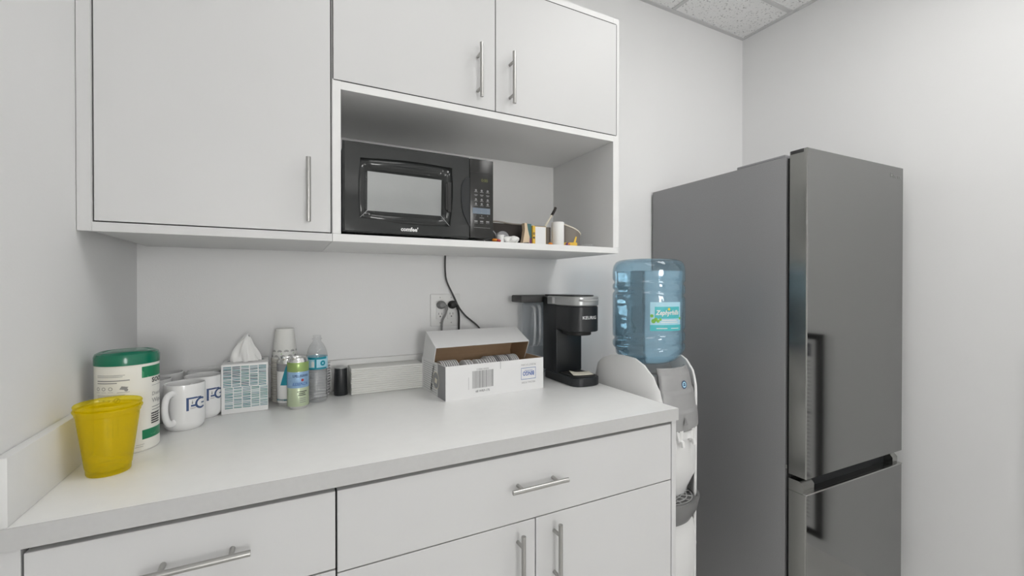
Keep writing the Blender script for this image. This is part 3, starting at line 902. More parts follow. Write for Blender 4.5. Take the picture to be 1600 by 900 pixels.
# ---- wipes canister
t = thing('wipes_canister', 'large white and green disinfecting wipes canister behind the yellow cups', 'wipes canister', (-0.342, 1.340, Z))
R = 0.0588
bm = BM(); lathe(bm, [(0, 0.0015), (0.050, 0.0), (R - 0.003, 0.0), (R, 0.004), (R, 0.205), (R - 0.003, 0.208), (0, 0.208)], 72); obj('tub', bm, M['label_w'], t)
bm = BM(); lathe(bm, [(R - 0.002, 0.204), (R + 0.0012, 0.2045), (R + 0.0015, 0.222), (R - 0.001, 0.229), (R - 0.008, 0.2325), (R - 0.014, 0.230), (R - 0.022, 0.2335), (0.02, 0.2345), (0, 0.2345)], 72)
obj('lid', bm, M['green'], t)
thv = math.atan2(-1.340, 0.342)      # towards the viewer
CF = on_cyl(R, thv + 0.43, 0, off=0.0003)
C2 = on_cyl(R, thv + 0.43, 0, off=0.0007)
C3 = on_cyl(R, thv + 0.43, 0, off=0.0010)
for za, zb in ((0.172, 0.198), (0.028, 0.050)):
    decal('green_band', rect(BM(), 0, 0.09, za, zb, 16), M['greenband'], t, CF, 'green printed band')
b = BM(); poly(b, [(0, 0.172), (0.016, 0.172), (0.0, 0.190)]); poly(b, [(0.018, 0.036), (0.036, 0.050), (0.044, 0.050), (0.030, 0.034)]); decal('facet_print', b, M['greenlite'], t, C2)
b = BM(); text(b, 'SOON', 0.0155, 0.022, 0.158, bold=0.0004); decal('brand_print', b, M['ink'], t, C2)
b = BM(); text(b, 'Disinfecting', 0.0125, 0.022, 0.126); text(b, 'Wipes', 0.0155, 0.022, 0.109)
rect(b, 0.022, 0.06, 0.1500, 0.1508, 6)
for k, w in enumerate((0.03, 0.034, 0.028, 0.03)): rect(b, 0.022, 0.022 + w, 0.098 - 0.007 * k, 0.0998 - 0.007 * k, 4)
decal('product_print', b, M['ink_grey'], t, C2)
b = BM()
for k in range(5): rect(b, 0.020, 0.046, 0.060 + 0.0055 * k, 0.0632 + 0.0055 * k, 4)
decal('warning_print', b, M['ink'], t, C2)
b = BM()
rect(b, -0.086, -0.030, 0.1835, 0.1845, 8); rect(b, -0.086, -0.034, 0.180, 0.181, 8)
rect(b, -0.086, -0.022, 0.1705, 0.1728, 8); rect(b, -0.086, -0.044, 0.1655, 0.1675, 8)
for x in (-0.084, -0.070, -0.056): ring(b, x, 0.154, 0.003, 0.0042, n=10); rect(b, x - 0.005, x + 0.005, 0.146, 0.1465, 2)
poly(b, [(-0.040, 0.152), (-0.030, 0.150), (-0.024, 0.156), (-0.036, 0.159)]); ring(b, -0.028, 0.150, 0, 0.0035, n=8)
rect(b, -0.044, -0.022, 0.1445, 0.1453, 4); rect(b, -0.086, -0.030, 0.1385, 0.1393, 8); rect(b, -0.086, -0.036, 0.1350, 0.1357, 8)
for x in (-0.082, -0.070, -0.058): ring(b, x, 0.127, 0.001, 0.0025, n=8)
ring(b, -0.044, 0.127, 0.0045, 0.006, n=14); poly(b, [(-0.048, 0.123), (-0.046, 0.122), (-0.040, 0.131), (-0.042, 0.132)])
for k in range(3): rect(b, -0.086, -0.05, 0.116 - k * 0.006, 0.1168 - k * 0.006, 6)
decal('fine_print', b, M['ink_grey'], t, C2)
b = BM(); rect(b, -0.012, 0.004, 0.017, 0.0178, 3); rect(b, -0.014, 0.002, 0.0125, 0.0133, 3)
for k, (x0, x1) in enumerate(((-0.064, -0.06), (-0.058, -0.056), (-0.054, -0.050), (-0.047, -0.046), (-0.044, -0.040))): rect(b, x0, x1, 0.045, 0.085, 2)
decal('batch_print', b, M['ink_grey'], t, C2)

# ---- mugs
def make_mug():
    t = thing('mug', '', 'mug', (0, 0, 0), 0, 'white logo mugs')
    bm = BM()
    r = 0.0468
    lathe(bm, [(0, 0.004), (0.030, 0.004), (0.033, 0.0), (0.037, 0.0), (0.042, 0.005), (0.0455, 0.012), (r, 0.022), (r, 0.118), (0.0462, 0.1215), (0.0448, 0.1225), (0.0432, 0.121), (0.0428, 0.117), (0.0425, 0.02), (0.038, 0.010), (0, 0.008)], 64)
    obj('cup_body', bm, M['ceramic'], t)
    bm = BM()
    tube(bm, [(r - 0.006, 0, 0.100), (r + 0.008, 0, 0.103), (r + 0.024, 0, 0.096), (r + 0.031, 0, 0.076), (r + 0.029, 0, 0.050), (r + 0.018, 0, 0.030), (r + 0.004, 0, 0.024), (r - 0.006, 0, 0.027)], 0.0072, 14, smooth=5, ry=0.0088)
    obj('handle', bm, M['ceramic'], t, angle=80)
    # FG monogram, 90 degrees on from the handle
    b = BM()
    rect(b, -0.0245, -0.0190, -0.017, 0.018, 2); rect(b, -0.0190, 0.0, 0.0135, 0.018, 4); rect(b, -0.0145, -0.001, -0.007, -0.0022, 3)
    ring(b, 0.0125, -0.001, 0.0115, 0.0172, 50, 310, n=24, sy=0.90)
    rect(b, 0.0, 0.0125, 0.0135, 0.017, 3)
    rect(b, 0.013, 0.024, -0.003, 0.0005, 3)
    ring(b, 0.0125, -0.001, 0.0, 0.0001, n=4)
    decal('monogram', b, M['navy'], t, on_cyl(r, radians(66), 0.070, off=0.0003), 'dark blue FG monogram')
    b = BM(); rect(b, -0.0160, -0.001, -0.0108, -0.0098, 3); rect(b, -0.0160, -0.004, -0.0130, -0.0122, 3); rect(b, -0.0125, -0.0095, 0.0, 0.006, 1); ring(b, -0.011, 0.008, 0, 0.0012, n=8)
    decal('small_print', b, M['ink_grey'], t, on_cyl(r, radians(66), 0.070, off=0.0003))
    return t
mug = make_mug()
mug.location = (-0.2545, 1.468, Z); mug.rotation_euler = (0, 0, radians(248)); mug['label'] = 'front white mug with FG monogram, handle turned left beside the wipes canister'
for x, y, a, l in ((-0.227, 1.568, 252, 'white FG monogram mug standing between the front mug and the tissue box'),
                   (-0.236, 1.666, 120, 'white mug at the back wall behind the mug beside the tissue box'),
                   (-0.338, 1.663, 60, 'white mug in the far left corner against the back wall'),
                   (-0.347, 1.560, 330, 'white mug behind the wipes canister, mostly hidden, handle turned right')):
    c = copy_tree(mug); c.location = (x, y, Z); c.rotation_euler = (0, 0, radians(a)); c['label'] = l

# ---- tissue box
t = thing('tissue_box', 'square tissue box with teal dash pattern and a tissue standing up', 'tissue box', (-0.1205, 1.611, Z), radians(1))
bw, bh = 0.0615, 0.149
bm = BM(); box(bm, -bw, bw, -0.057, 0.057, 0, bh, 0.0015); bx = obj('box', bm, M['card'], t)
shades = [mat('teal_dash_%s' % n, c, 0.5) for n, c in (('dark', (0.02, 0.09, 0.12)), ('mid', (0.04, 0.19, 0.23)), ('green', (0.10, 0.27, 0.26)), ('grey', (0.22, 0.34, 0.38)), ('pale', (0.42, 0.54, 0.55)))]
def dashes(w):
    b = BM(); rnd = random.Random(3)
    ncol = 5
    cw = (2 * w - 0.008) / ncol
    for half in (0, 1):
        for c in range(ncol):
            x0 = -w + 0.004 + c * cw + (0.004 if half == 0 else 0)
            z0, z1 = (0.016, 0.080) if half == 0 else (0.081, bh - 0.005)
            n = 13
            for k in range(n):
                za = z0 + (z1 - z0) * k / n + rnd.uniform(-.0004, .0004)
                h = (z1 - z0) / n * 0.56
                tl = rnd.uniform(-0.0008, 0.0008)
                m = rnd.choice((0, 1, 1, 2, 3)) if half == 1 else rnd.choice((1, 2, 2, 3, 3, 4))
                if half == 1 and c in (0, 1) and k > 5: m = rnd.choice((0, 0, 1))
                poly(b, [(x0 + 0.0012, za), (min(x0 + cw - 0.0012, w - 0.002), za + tl), (min(x0 + cw - 0.0012, w - 0.002), za + h + tl), (x0 + 0.0012, za + h)], m)
    return b
decal('dash_pattern', dashes(bw), shades, bx, front(-0.0573), 'rows of teal, grey and pale blue dashes')
decal('dash_pattern', dashes(0.057), shades, bx, lambda u, v: (-bw - 0.0003, -u, v))
b = BM(); ring(b, 0, 0, 0, 0.038, n=24, sy=0.62); decal('slot', b, M['ink_grey'], bx, lambda u, v: (u, v, bh + 0.0004))
b = BM(); ring(b, 0, 0, 0.040, 0.052, 100, 175, n=12, sy=0.8); ring(b, 0, 0, 0.040, 0.050, 5, 60, n=12, sy=0.8); decal('slot_edge_print', b, shades[0], bx, lambda u, v: (u, v, bh + 0.0006))
bm = BM(); rows = []
rnd = random.Random(5)
N = 64
for j in range(15):
    v = j / 14
    rx = 0.031 * (1 - v) ** 0.8 * (1 + 0.25 * sin(pi * v)) + 0.004; ry_ = 0.013 * (1 - v) ** 0.6 + 0.003
    row = []
    for k in range(N):
        a = 2 * pi * k / N
        w = 1 + (0.18 + 0.12 * v) * sin(7 * a + 2.0 * v) + 0.10 * sin(11 * a - 3 * v)
        x = rx * cos(a) * w + 0.004 * v - 0.006 * sin(pi * v)
        y = ry_ * sin(a) * (w * 1.2) + 0.004 * sin(4 * v)
        zz = bh - 0.002 + 0.082 * v + (0.006 * sin(3 * a) * (v > 0.7) * (v - 0.7) * 3)
        row.append((x, y, zz))
    rows.append(row)
loft(bm, rows, cap=False)
lab(obj('tissue', bm, M['tissue'], t, angle=70), 'white tissue pulled up through the slot')

# ---- paper cups, upside down in a tall nested stack
def cup_profile():
    h = 0.104
    return [(0.0, h - 0.004), (0.0265, h - 0.004), (0.0268, h), (0.0283, h), (0.0390, 0.006), (0.0405, 0.0055), (0.0412, 0.003), (0.0402, 0.0005), (0.0388, 0.001), (0.0378, 0.006), (0.0268, h - 0.008), (0.0, h - 0.008)]
cupx, cupy = -0.013, 1.6715
def make_cup():
    t = thing('paper_cup', '', 'paper cup', (cupx, cupy, Z), 0, 'nested paper cups')
    bm = BM(); lathe(bm, cup_profile(), 56); obj('cup_body', bm, M['cupw'], t)
    bm = BM(); lathe(bm, [(0.0388, 0.0058), (0.0404, 0.0060), (0.0415, 0.0032), (0.0404, 0.0004), (0.0388, 0.0008)], 56, close=True); obj('rim', bm, M['cuprim'], t)
    return t
nc = 18
proto = make_cup()
for k in range(nc):
    o = proto if k == 0 else copy_tree(proto)
    o.location = (cupx, cupy, Z + 0.0081 * k)
    if k == nc - 1:
        o['label'] = 'topmost upside-down white paper cup with black arch print behind the drink cans'
        rf = lambda z: 0.0393 - (0.0393 - 0.0283) * (z / 0.104)
        b = BM()
        n = 11; per = 2 * pi * 0.0375
        for j, zc in enumerate((0.010, 0.027)):
            for i in range(n):
                u = per * (i + 0.5 * j) / n
                ring(b, u, zc, 0.0062, 0.0080, 10, 170, n=10, mi=0); ring(b, u, zc, 0.0030, 0.0046, 10, 170, n=8, mi=1)
        for i in range(6): ring(b, per * i / 6 + 0.01, 0.022, 0, 0.0016, n=6, mi=2)
        decal('arch_print', b, [M['ink_grey'], M['ink'], M['leaf']], o, lambda u, v: ((rf(v) + 0.0004) * cos(u / 0.0375), (rf(v) + 0.0004) * sin(u / 0.0375), v), 'two rows of small black arches')
    elif k == 0:
        o['label'] = 'lowest upside-down paper cup of the nested stack, its rim on the worktop'
    else:
        o['label'] = 'upside-down white paper cup, its rim %s from the top of the nested stack' % ORDN[nc - 1 - k]
# ---- white plastic lids stacked behind the clear bottle
def lid_bm():
    bm = BM(); lathe(bm, [(0, 0.0006), (0.030, 0.0), (0.0335, 0.0012), (0.0378, 0.0085), (0.0398, 0.0092), (0.0396, 0.0112), (0.0374, 0.0108), (0.0328, 0.0034), (0.0, 0.0026)], 40)
    return bm
l0 = obj('plastic_lid', lid_bm(), M['lid_a'], loc=(0.0915, 1.6745, Z))
NL = 12
for k in range(NL):
    o = l0 if k == 0 else l0.copy()
    if k: COL.objects.link(o)
    o.location = (0.0915, 1.6745, Z + 0.0093 * k)
    tag(o, 'white plastic lid, %s from the bottom of the stack behind the clear bottle' % ORDN[k], 'cup', 'stacked plastic lids')

# ---- cans
def make_can(name, label, x, y, r, h, bands, rot):
    t = thing(name, label, 'drink can', (x, y, Z), rot)
    bm = BM()
    prof = [(0, 0.004), (r * 0.72, 0.003), (r * 0.78, 0.0), (r * 0.84, 0.002), (r * 0.97, 0.009), (r, 0.014)]
    lathe(bm, prof + [(r, h - 0.016), (r * 0.95, h - 0.009), (r * 0.87, h - 0.003), (r * 0.875, h), (r * 0.85, h + 0.0005), (r * 0.82, h - 0.004), (0, h - 0.004)], 56)
    obj('can_body', bm, M['alu'], t)
    for nm, z0, z1, m in bands:
        bm = BM(); lathe(bm, [(r + 0.0002, z0), (r + 0.0004, z0 + 0.0003), (r + 0.0004, z1 - 0.0003), (r + 0.0002, z1)], 56); obj(nm, bm, m, t)
    bm = BM(); box(bm, -0.006, 0.006, -0.016, 0.008, h - 0.0035, h - 0.002, 0.0006); obj('pull_tab', bm, M['alu'], t)
    return t
c = make_can('drink_can', 'green and pale blue sparkling water can in front of the clear bottle', 0.0255, 1.5385, 0.0310, 0.160,
             [('green_band', 0.118, 0.147, M['can_green']), ('blue_band', 0.068, 0.1175, M['can_blue']), ('pale_green_band', 0.010, 0.0675, M['can_pale'])], 0)
tv = math.atan2(-1.5385, -0.0255)
f = on_cyl(0.031, tv + 0.08, 0, off=0.0009)
b = BM(); text(b, 'S.PELLEGRINO', 0.0098, 0.006, 0.102, 'CENTER', bold=0.0003, sx=0.78); decal('brand_print', b, M['navy'], c, f)
b = BM(); text(b, 'ESSENZA', 0.0125, 0.004, 0.076, 'CENTER', shear=0.2, sx=0.9); decal('script_print', b, M['bluelink'], c, f)
b = BM(); ring(b, 0.010, 0.092, 0, 0.0045, n=6); decal('star_print', b, M['red'], c, f)
b = BM()
for k, w in enumerate((0.018, 0.012, 0.014)): rect(b, 0.004 - w * 0.5, 0.006 + w, 0.055 - k * 0.0055, 0.0575 - k * 0.0055, 6)
decal('flavour_print', b, M['ink'], c, f)
b = BM()
for k in range(3): rect(b, 0.002, 0.020, 0.034 - 0.006 * k, 0.0358 - 0.006 * k, 4)
decal('fine_print', b, M['ink_grey'], c, f)
c = make_can('drink_can', 'white and teal drink can half hidden behind the green can', -0.0042, 1.5985, 0.0310, 0.152,
             [('grey_band', 0.112, 0.136, M['grey']), ('white_band', 0.012, 0.112, M['white']), ('teal_band', 0.018, 0.024, M['teal'])], 0)
tv = math.atan2(-1.5985, 0.0042)
b = BM()
rnd_pts = [(-0.020, 0.070), (0.03, 0.070), (0.03, 0.135), (0.001, 0.135)]
for i in range(10):
    u0, u1 = -0.022 + 0.052 * i / 10, -0.022 + 0.052 * (i + 1) / 10
    tz = lambda u: min(0.135, 0.068 + max(0, (u + 0.022)) * 3.6)
    poly(b, [(u0, 0.068), (u1, 0.068), (u1, tz(u1)), (u0, tz(u0))])
decal('teal_sweep', b, M['teal'], c, on_cyl(0.031, tv, 0, off=0.0008), 'teal diagonal sweep')
# ---- clear bottle
t = thing('plastic_bottle', 'small clear uncapped water bottle with blue label beside the green can', 'bottle', (0.084, 1.6015, Z))
prof = [(0.0, 0.006), (0.018, 0.004), (0.024, 0.0), (0.030, 0.002), (0.0325, 0.010)]
z = 0.014
while z < 0.100:
    prof.append((0.0325 - 0.0014 * (0.5 + 0.5 * cos(z * 2 * pi / 0.012)), z)); z += 0.002
prof += [(0.0305, 0.103), (0.0322, 0.107), (0.0325, 0.110), (0.0325, 0.152), (0.0310, 0.163), (0.0275, 0.176), (0.0205, 0.190), (0.0135, 0.199), (0.0125, 0.203), (0.0125, 0.207), (0.0155, 0.208), (0.0155, 0.210), (0.0125, 0.211), (0.0125, 0.219), (0.0115, 0.220)]
bm = BM(); lathe(bm, prof, 56, rfun=lambda a, z: 0.0007 * sin(6 * a) if 0.02 < z < 0.1 else 0); bo = obj('bottle_body', bm, M['clear'], t, angle=60)
bm = BM(); lathe(bm, [(0.0329, 0.110), (0.0331, 0.111), (0.0331, 0.149), (0.0329, 0.150)], 56); lb = obj('bottle_label', bm, M['skyblue'], t)
lab(lb, 'pale blue wrap label')
tv = math.atan2(-1.6015, -0.084)
f = on_cyl(0.0331, tv - 0.35, 0, off=0.0004)
b = BM(); rect(b, -0.03, 0.045, 0.110, 0.116, 12); rect(b, -0.03, 0.045, 0.143, 0.150, 12); rect(b, 0.004, 0.010, 0.116, 0.143, 2); ring(b, 0.030, 0.130, 0.003, 0.009, n=12); decal('label_print', b, M['teal'], lb, f)
b = BM(); rect(b, -0.006, 0.003, 0.119, 0.134, 2); poly(b, [(-0.006, 0.134), (0.003, 0.134), (-0.0015, 0.139)]); decal('label_panel', b, M['white'], lb, f)

# ---- black canister
t = thing('black_canister', 'small black cylinder with grey top between clear bottle and folded towels', 'container', (0.1635, 1.653, Z))
bm = BM(); lathe(bm, [(0, 0), (0.0225, 0), (0.0232, 0.002), (0.0212, 0.092), (0.0205, 0.0945), (0.0, 0.0945)], 48); obj('container_body', bm, M['black_satin'], t)
bm = BM(); lathe(bm, [(0.0185, 0.0946), (0.0185, 0.0975), (0.017, 0.0985), (0, 0.0985)], 40); lab(obj('container_top', bm, M['silver'], t), 'grey top disc')

# ---- folded paper towels
rnd = random.Random(11)
zz = Z
NT = 12
for k in range(NT):
    h = 0.0078 if k else 0.0072
    bm = BM()
    box(bm, -0.129, 0.129, -0.045, 0.045, 0, h * 0.99, 0.0028, 3)
    ed = [e for e in bm.edges if abs(e.verts[0].co.x - e.verts[1].co.x) > 0.2]
    bmesh.ops.subdivide_edges(bm, edges=ed, cuts=14)
    ph = rnd.uniform(0, 6)
    for v in bm.verts:
        if abs(v.co.x) < 0.127: v.co.y += 0.0007 * sin(v.co.x * 45 + ph)
    o = obj('folded_paper_towel', bm, M['towel'], loc=(0.3235 + rnd.uniform(-0.001, 0.001), 1.6675 + rnd.uniform(-0.0008, 0.0008), zz), angle=60)
    zz += h
    tag(o, 'white folded paper towel, %s layer from the bottom of the stack beside the box' % ORDN[k] if k not in (0, NT - 1) else ('topmost white folded paper towel of the stack left of the box' if k else 'bottom white folded paper towel of the stack, lying on the worktop'), 'paper towel', 'stacked folded paper towels')
    o.rotation_euler = (0, 0, rnd.uniform(-0.003, 0.003))

# ---- cardboard box with lid standing open
t = thing('cardboard_box', 'white cardboard box with its lid open, printed barcode and upside-down blue logo', 'box', (0.4635, 1.3895, Z), radians(3.2))
BW, BD, BH, th = 0.3935, 0.241, 0.116, 0.0022
bm = BM()
box(bm, 0, BW, 0, BD, 0, th)
box(bm, 0, BW, 0, th, th, BH); box(bm, 0, BW, BD - th, BD, th, BH)
box(bm, 0, th, th, BD - th, th, BH); box(bm, BW - th, BW, th, BD - th, th, BH)
bm.faces.ensure_lookup_table()
bmesh.ops.recalc_face_normals(bm, faces=bm.faces[:])
for f in bm.faces:
    c = f.calc_center_median()
    inner = (th - 1e-4 < c.x < BW - th + 1e-4) and (th - 1e-4 < c.y < BD - th + 1e-4) and c.z > th - 1e-5 and c.z < BH - 1e-4
    if inner: f.material_index = 1
tray = obj('tray', bm, [M['card'], M['kraft']], t)
# lid: riser at the back, top leaning forward, two side cheeks
A0, A1, A2 = (BD - 0.001, BH), (BD - 0.047, BH + 0.101), (BD - 0.150, BH + 0.052)
def slab(bm, p, q, x0, x1, th_, mi_out=0, mi_in=1):
    p, q = Vector((0, p[0], p[1])), Vector((0, q[0], q[1]))
    d = (q - p).normalized(); n = Vector((0, -d.z, d.y)) * th_
    if n.z > 0 and abs(d.y) > 0.5: n = -n
    vs = []
    for x in (x0, x1):
        for a in (p, q, q + n, p + n):
            vs.append(bm.verts.new((x, a.y, a.z)))
    F = [(0, 1, 5, 4), (3, 7, 6, 2), (0, 3, 2, 1), (4, 5, 6, 7), (0, 4, 7, 3), (1, 2, 6, 5)]
    for i, f in enumerate(F):
        ff = bm.faces.new([vs[k] for k in f]); ff.material_index = mi_in if i == 1 else mi_out
bm = BM()
slab(bm, A0, A1, 0.0, BW - 0.005, 0.002); slab(bm, A1, A2, 0.0, BW - 0.005, 0.002)
for x0, x1, inn in ((0.0, 0.002, 'r'), (BW - 0.007, BW - 0.005, 'l')):
    P4 = [(A0[0] - 0.002, A0[1]), (A1[0] - 0.001, A1[1] - 0.0022), (A2[0] + 0.0005, A2[1] - 0.0022), (BD - 0.115, BH - 0.02), (BD - 0.01, BH - 0.02)]
    a = [bm.verts.new((x0, u, v)) for u, v in P4]; b_ = [bm.verts.new((x1, u, v)) for u, v in P4]
    fa = bm.faces.new(a); fb = bm.faces.new(b_[::-1])
    fa.material_index = 0 if inn == 'r' else 1; fb.material_index = 1 if inn == 'r' else 0
    for k in range(5):
        bm.faces.new((a[k], b_[k], b_[(k + 1) % 5], a[(k + 1) % 5]))
for v in bm.verts:
    if v.co.x < 0.01 and v.co.z < BH: v.co.x += 0.0025
    if v.co.x > BW - 0.01 and v.co.z < BH: v.co.x -= 0.0
obj('lid', bm, [M['card'], M['kraft']], t)
FRT = front(-0.0004)
b = BM()
rnd = random.Random(4)
x = 0.098
while x < 0.178:
    w = rnd.choice((0.0012, 0.002, 0.0035)); rect(b, x, x + w, 0.032, 0.092); x += w + rnd.choice((0.0010, 0.0016, 0.0022))
text(b, '68 WRP-175', 0.0105, 0.138, 0.0175, 'CENTER', bold=0.0003)
text(b, '0 0000 00000', 0.0085, 0.138, 0.094, 'CENTER')
rect(b, 0.0835, 0.0845, 0.030, 0.072); rect(b, 0.208, 0.2095, 0.09, 0.116)
decal('barcode', b, M['ink_grey'], tray, FRT, 'grey printed barcode')
b = BM()
text(b, 'BINGO', 0.0215, 0.327, 0.0695, 'CENTER', bold=0.0005, rot180=True, sx=0.74)
rect(b, 0.310, 0.345, 0.0725, 0.0738)
for a in ((0.295, 0.359, 0.082, 0.0835), (0.295, 0.359, 0.041, 0.0425), (0.295, 0.2962, 0.041, 0.0835), (0.3578, 0.359, 0.041, 0.0835)): rect(b, *a)
for v in b.verts: v.co.x += -0.0
decal('logo', b, M['bluelink'], tray, front(-0.0004, 0.0), 'blue logo printed upside down')
b = BM()
text(b, 'PRODUCT OF CHINA', 0.0095, 0.327, 0.098, 'CENTER', rot180=True, sx=0.7); text(b, 'PERSONAL SYSTEMS', 0.0095, 0.327, 0.033, 'CENTER', rot180=True, sx=0.7)
decal('small_print', b, M['ink_grey'], tray, FRT)
SD = lambda off: (lambda u, v: (-off, u, v))
b = BM(); rect(b, 0.0, 0.072, 0.001, BH - 0.001); decal('side_dark_print', b, M['greybrown'] if False else M['grey'], tray, SD(0.0003), 'dark grey printed field')
b = BM()
for k in range(13): rect(b, 0.082, 0.222, 0.010 + 0.008 * k, 0.0112 + 0.008 * k)
decal('side_lines', b, M['ink_grey'], tray, SD(0.0003))
b = BM(); ring(b, 0.088, 0.055, 0, 0.030, n=24); decal('side_oval', b, M['grey'], tray, SD(0.0006))
b = BM(); ring(b, 0.088, 0.055, 0.028, 0.031, n=24); poly(b, [(0.074, 0.06), (0.080, 0.044), (0.102, 0.046), (0.098, 0.064)]); decal('side_oval_print', b, M['cream'], tray, SD(0.0009))
b = BM()
for k in range(7): text(b, random.Random(k).choice('KVBXMR') , 0.018, 0.150 - 0.004 * k, 0.090 - 0.013 * k, bold=0.0008)
decal('side_letters', b, M['ink'], tray, lambda u, v: (-0.0006, 0.27 - u, v))

# lids standing on edge inside the box
RR = 0.0555
bm = BM(); lathe(bm, [(0, 0.0), (RR * 0.80, 0.0), (RR * 0.83, 0.0008), (RR, 0.0012), (RR, 0.0042), (RR * 0.90, 0.0030), (RR * 0.80, 0.0030), (0, 0.0030)], 44)
for v in bm.verts: v.co = Vector((v.co.z, v.co.x, v.co.y))
lid0 = obj('round_lid', bm, M['white_lid_bright'])
first = True
cz = Z + th + RR + 0.0006
ca, sa = cos(radians(3.2)), sin(radians(3.2))
def place_lid(lx, ly, tilt, m_alt, label):
    global first
    o = lid0 if first else lid0.copy()
    if not first: COL.objects.link(o)
    first = False
    if m_alt:
        o.data = lidB
    o.location = (0.4635 + lx * ca - ly * sa, 1.3895 + lx * sa + ly * ca, cz)
    o.rotation_euler = (0, tilt, radians(3.2))
    tag(o, label, 'lid', 'round lids in the open box')
lidB = lid0.data.copy(); lidB.materials.clear(); lidB.materials.append(M['lid_b'])
for row, x0, n, dx, ly, rl in (('left', 0.026, 8, 0.0086, 0.132, 0.0), ('short', 0.108, 3, 0.0096, 0.104, 0.10), ('middle', 0.150, 6, 0.0094, 0.098, 0.22), ('right', 0.216, 15, 0.0092, 0.142, 0.0)):
    for i in range(n):
        k = i
        nm = {'left': 'leftmost', 'short': 'short second', 'middle': 'middle', 'right': 'rightmost'}[row]
        place_lid(x0 + dx * i, ly, rl * (0.3 + i / n), row == 'right' and i in (4, 5, 10), '%s white round lid from the left, %s row in the open box' % (ORDN[i], nm))

# ---- coffee maker
KX, KY = 1.025, 1.346
t = thing('coffee_maker', 'slim black pod coffee maker with silver band at the right end of the worktop', 'coffee maker', (KX, KY, Z))
def rplan(hw, y0, y1, nose=0.05, n=10):
    """rounded nose at y0 (front), square at the back y1"""
    pts = []
    for k in range(n + 1):
        a = pi / 2 * k / n
        pts.append((hw * sin(a) ** 0.75, y0 + nose * (1 - cos(a) ** 0.75)))
    pts += [(hw, y1)]
    return pts + [(-x, y) for x, y in pts[::-1] if x > 1e-6]
HW = 0.063
def body(bm, y0, y1, z0, z1, hw=HW, nose=0.05, r=0.003, mi=0):
    rows = []
    for z, s in ((z0, r), (z0 + r, 0), (z1 - r, 0), (z1, r)):
        rows.append([(x * (hw - s) / hw, y + (s if y < (y0 + y1) / 2 else -s), z) for x, y in rplan(hw, y0, y1, nose)])
    return loft(bm, rows, mi=mi)
kb = obj('base', body(BM(), 0.0, 0.225, 0.0, 0.034), M['black_satin'], t)
obj('drip_plate', body(BM(), 0.008, 0.135, 0.0342, 0.0375, hw=0.054, nose=0.045, r=0.001), M['black_matte'], kb)
bm = BM(); box(bm, -HW, HW, 0.138, 0.245, 0.034, 0.345, 0.006); obj('column', bm, M['black_satin'], t)
hd = obj('head', body(BM(), 0.004, 0.139, 0.208, 0.307), M['black_satin'], t)
obj('brew_nozzle', body(BM(), 0.03, 0.12, 0.192, 0.2085, hw=0.045, nose=0.04), M['black_matte'], hd)
bd = lab(obj('band', body(BM(), 0.001, 0.205, 0.308, 0.345, hw=HW + 0.001, r=0.004), M['silver'], t), 'silver lift-up top with handle')
obj('top_cap', body(BM(), 0.02, 0.24, 0.3452, 0.350, hw=HW - 0.008, r=0.002), M['black_satin'], bd)
bm = BM(); tube(bm, [(-0.045, 0.030, 0.330), (-0.035, -0.003, 0.330), (0, -0.010, 0.330), (0.035, -0.003, 0.330), (0.045, 0.030, 0.330)], 0.0045, 10, smooth=5); obj('lift_handle', bm, M['silver'], bd)
bm = BM(); box(bm, -HW - 0.0022, -HW, 0.150, 0.168, 0.315, 0.340, 0.001); obj('band_button', bm, M['lid_a'], bd)
b = BM(); text(b, 'KEURIG', 0.0170, 0, 0, 'CENTER', bold=0.0002, sx=1.12)
def nose_front(u, v):
    # follow the rounded nose of the head
    s = min(0.999, abs(u) / HW); a = math.asin(s ** (1 / 0.75))
    return (u, 0.004 + 0.05 * (1 - cos(a) ** 0.75) - 0.0012, v)
decal('logo', b, M['print'], hd, lambda u, v: nose_front(u + 0.002, 0.258 + v))
# reservoir behind, clear with a black lid and a looped handle
bm = BM(); box(bm, -0.112, 0.040, 0.262, 0.345, 0.012, 0.314, 0.012, 3)
lab(obj('reservoir', bm, M['clear_smooth'], t), 'clear water reservoir')
bm = BM(); box(bm, -0.160, 0.060, 0.256, 0.350, 0.315, 0.346, 0.006); obj('reservoir_lid', bm, M['cord'], t)
bm = BM()
tube(bm, [(-0.108, 0.262, 0.300), (-0.108, 0.238, 0.290), (-0.108, 0.232, 0.24), (-0.108, 0.232, 0.19), (-0.108, 0.238, 0.145), (-0.108, 0.262, 0.130)], 0.006, 10, smooth=5)
tube(bm, [(-0.078, 0.262, 0.303), (-0.078, 0.246, 0.292), (-0.078, 0.240, 0.24), (-0.078, 0.240, 0.19), (-0.078, 0.246, 0.150), (-0.078, 0.262, 0.132)], 0.006, 10, smooth=5)
obj('reservoir_handle', bm, M['clear_handle'], t)
# folded paper on the drip plate
bm = BM()
g = []
for i in range(9):
    row = []
    for j in range(7):
        u, v = -1 + 2 * i / 8, -1 + 2 * j / 6
        row.append(bm.verts.new((0.043 * u + 0.004 * v, 0.032 * v, 0.0016 + 0.006 * max(0, -u) ** 2 * (0.5 + 0.5 * v) + 0.0015 * (u * v) ** 2)))
    g.append(row)
for a, b_ in zip(g, g[1:]):
    for j in range(6): bm.faces.new((a[j], b_[j], b_[j + 1], a[j + 1]))
pp = obj('paper_sheet', bm, M['cream'], loc=(KX + 0.004, KY + 0.060, Z + 0.0378)); pp.rotation_euler = (0, 0, radians(-12)); solid(pp, 0.0008, 0)
tag(pp, 'small cream sheet of paper lying on the coffee maker drip plate', 'paper')

# ================================================================== THINGS IN THE NICHE
ZN = 1.4462
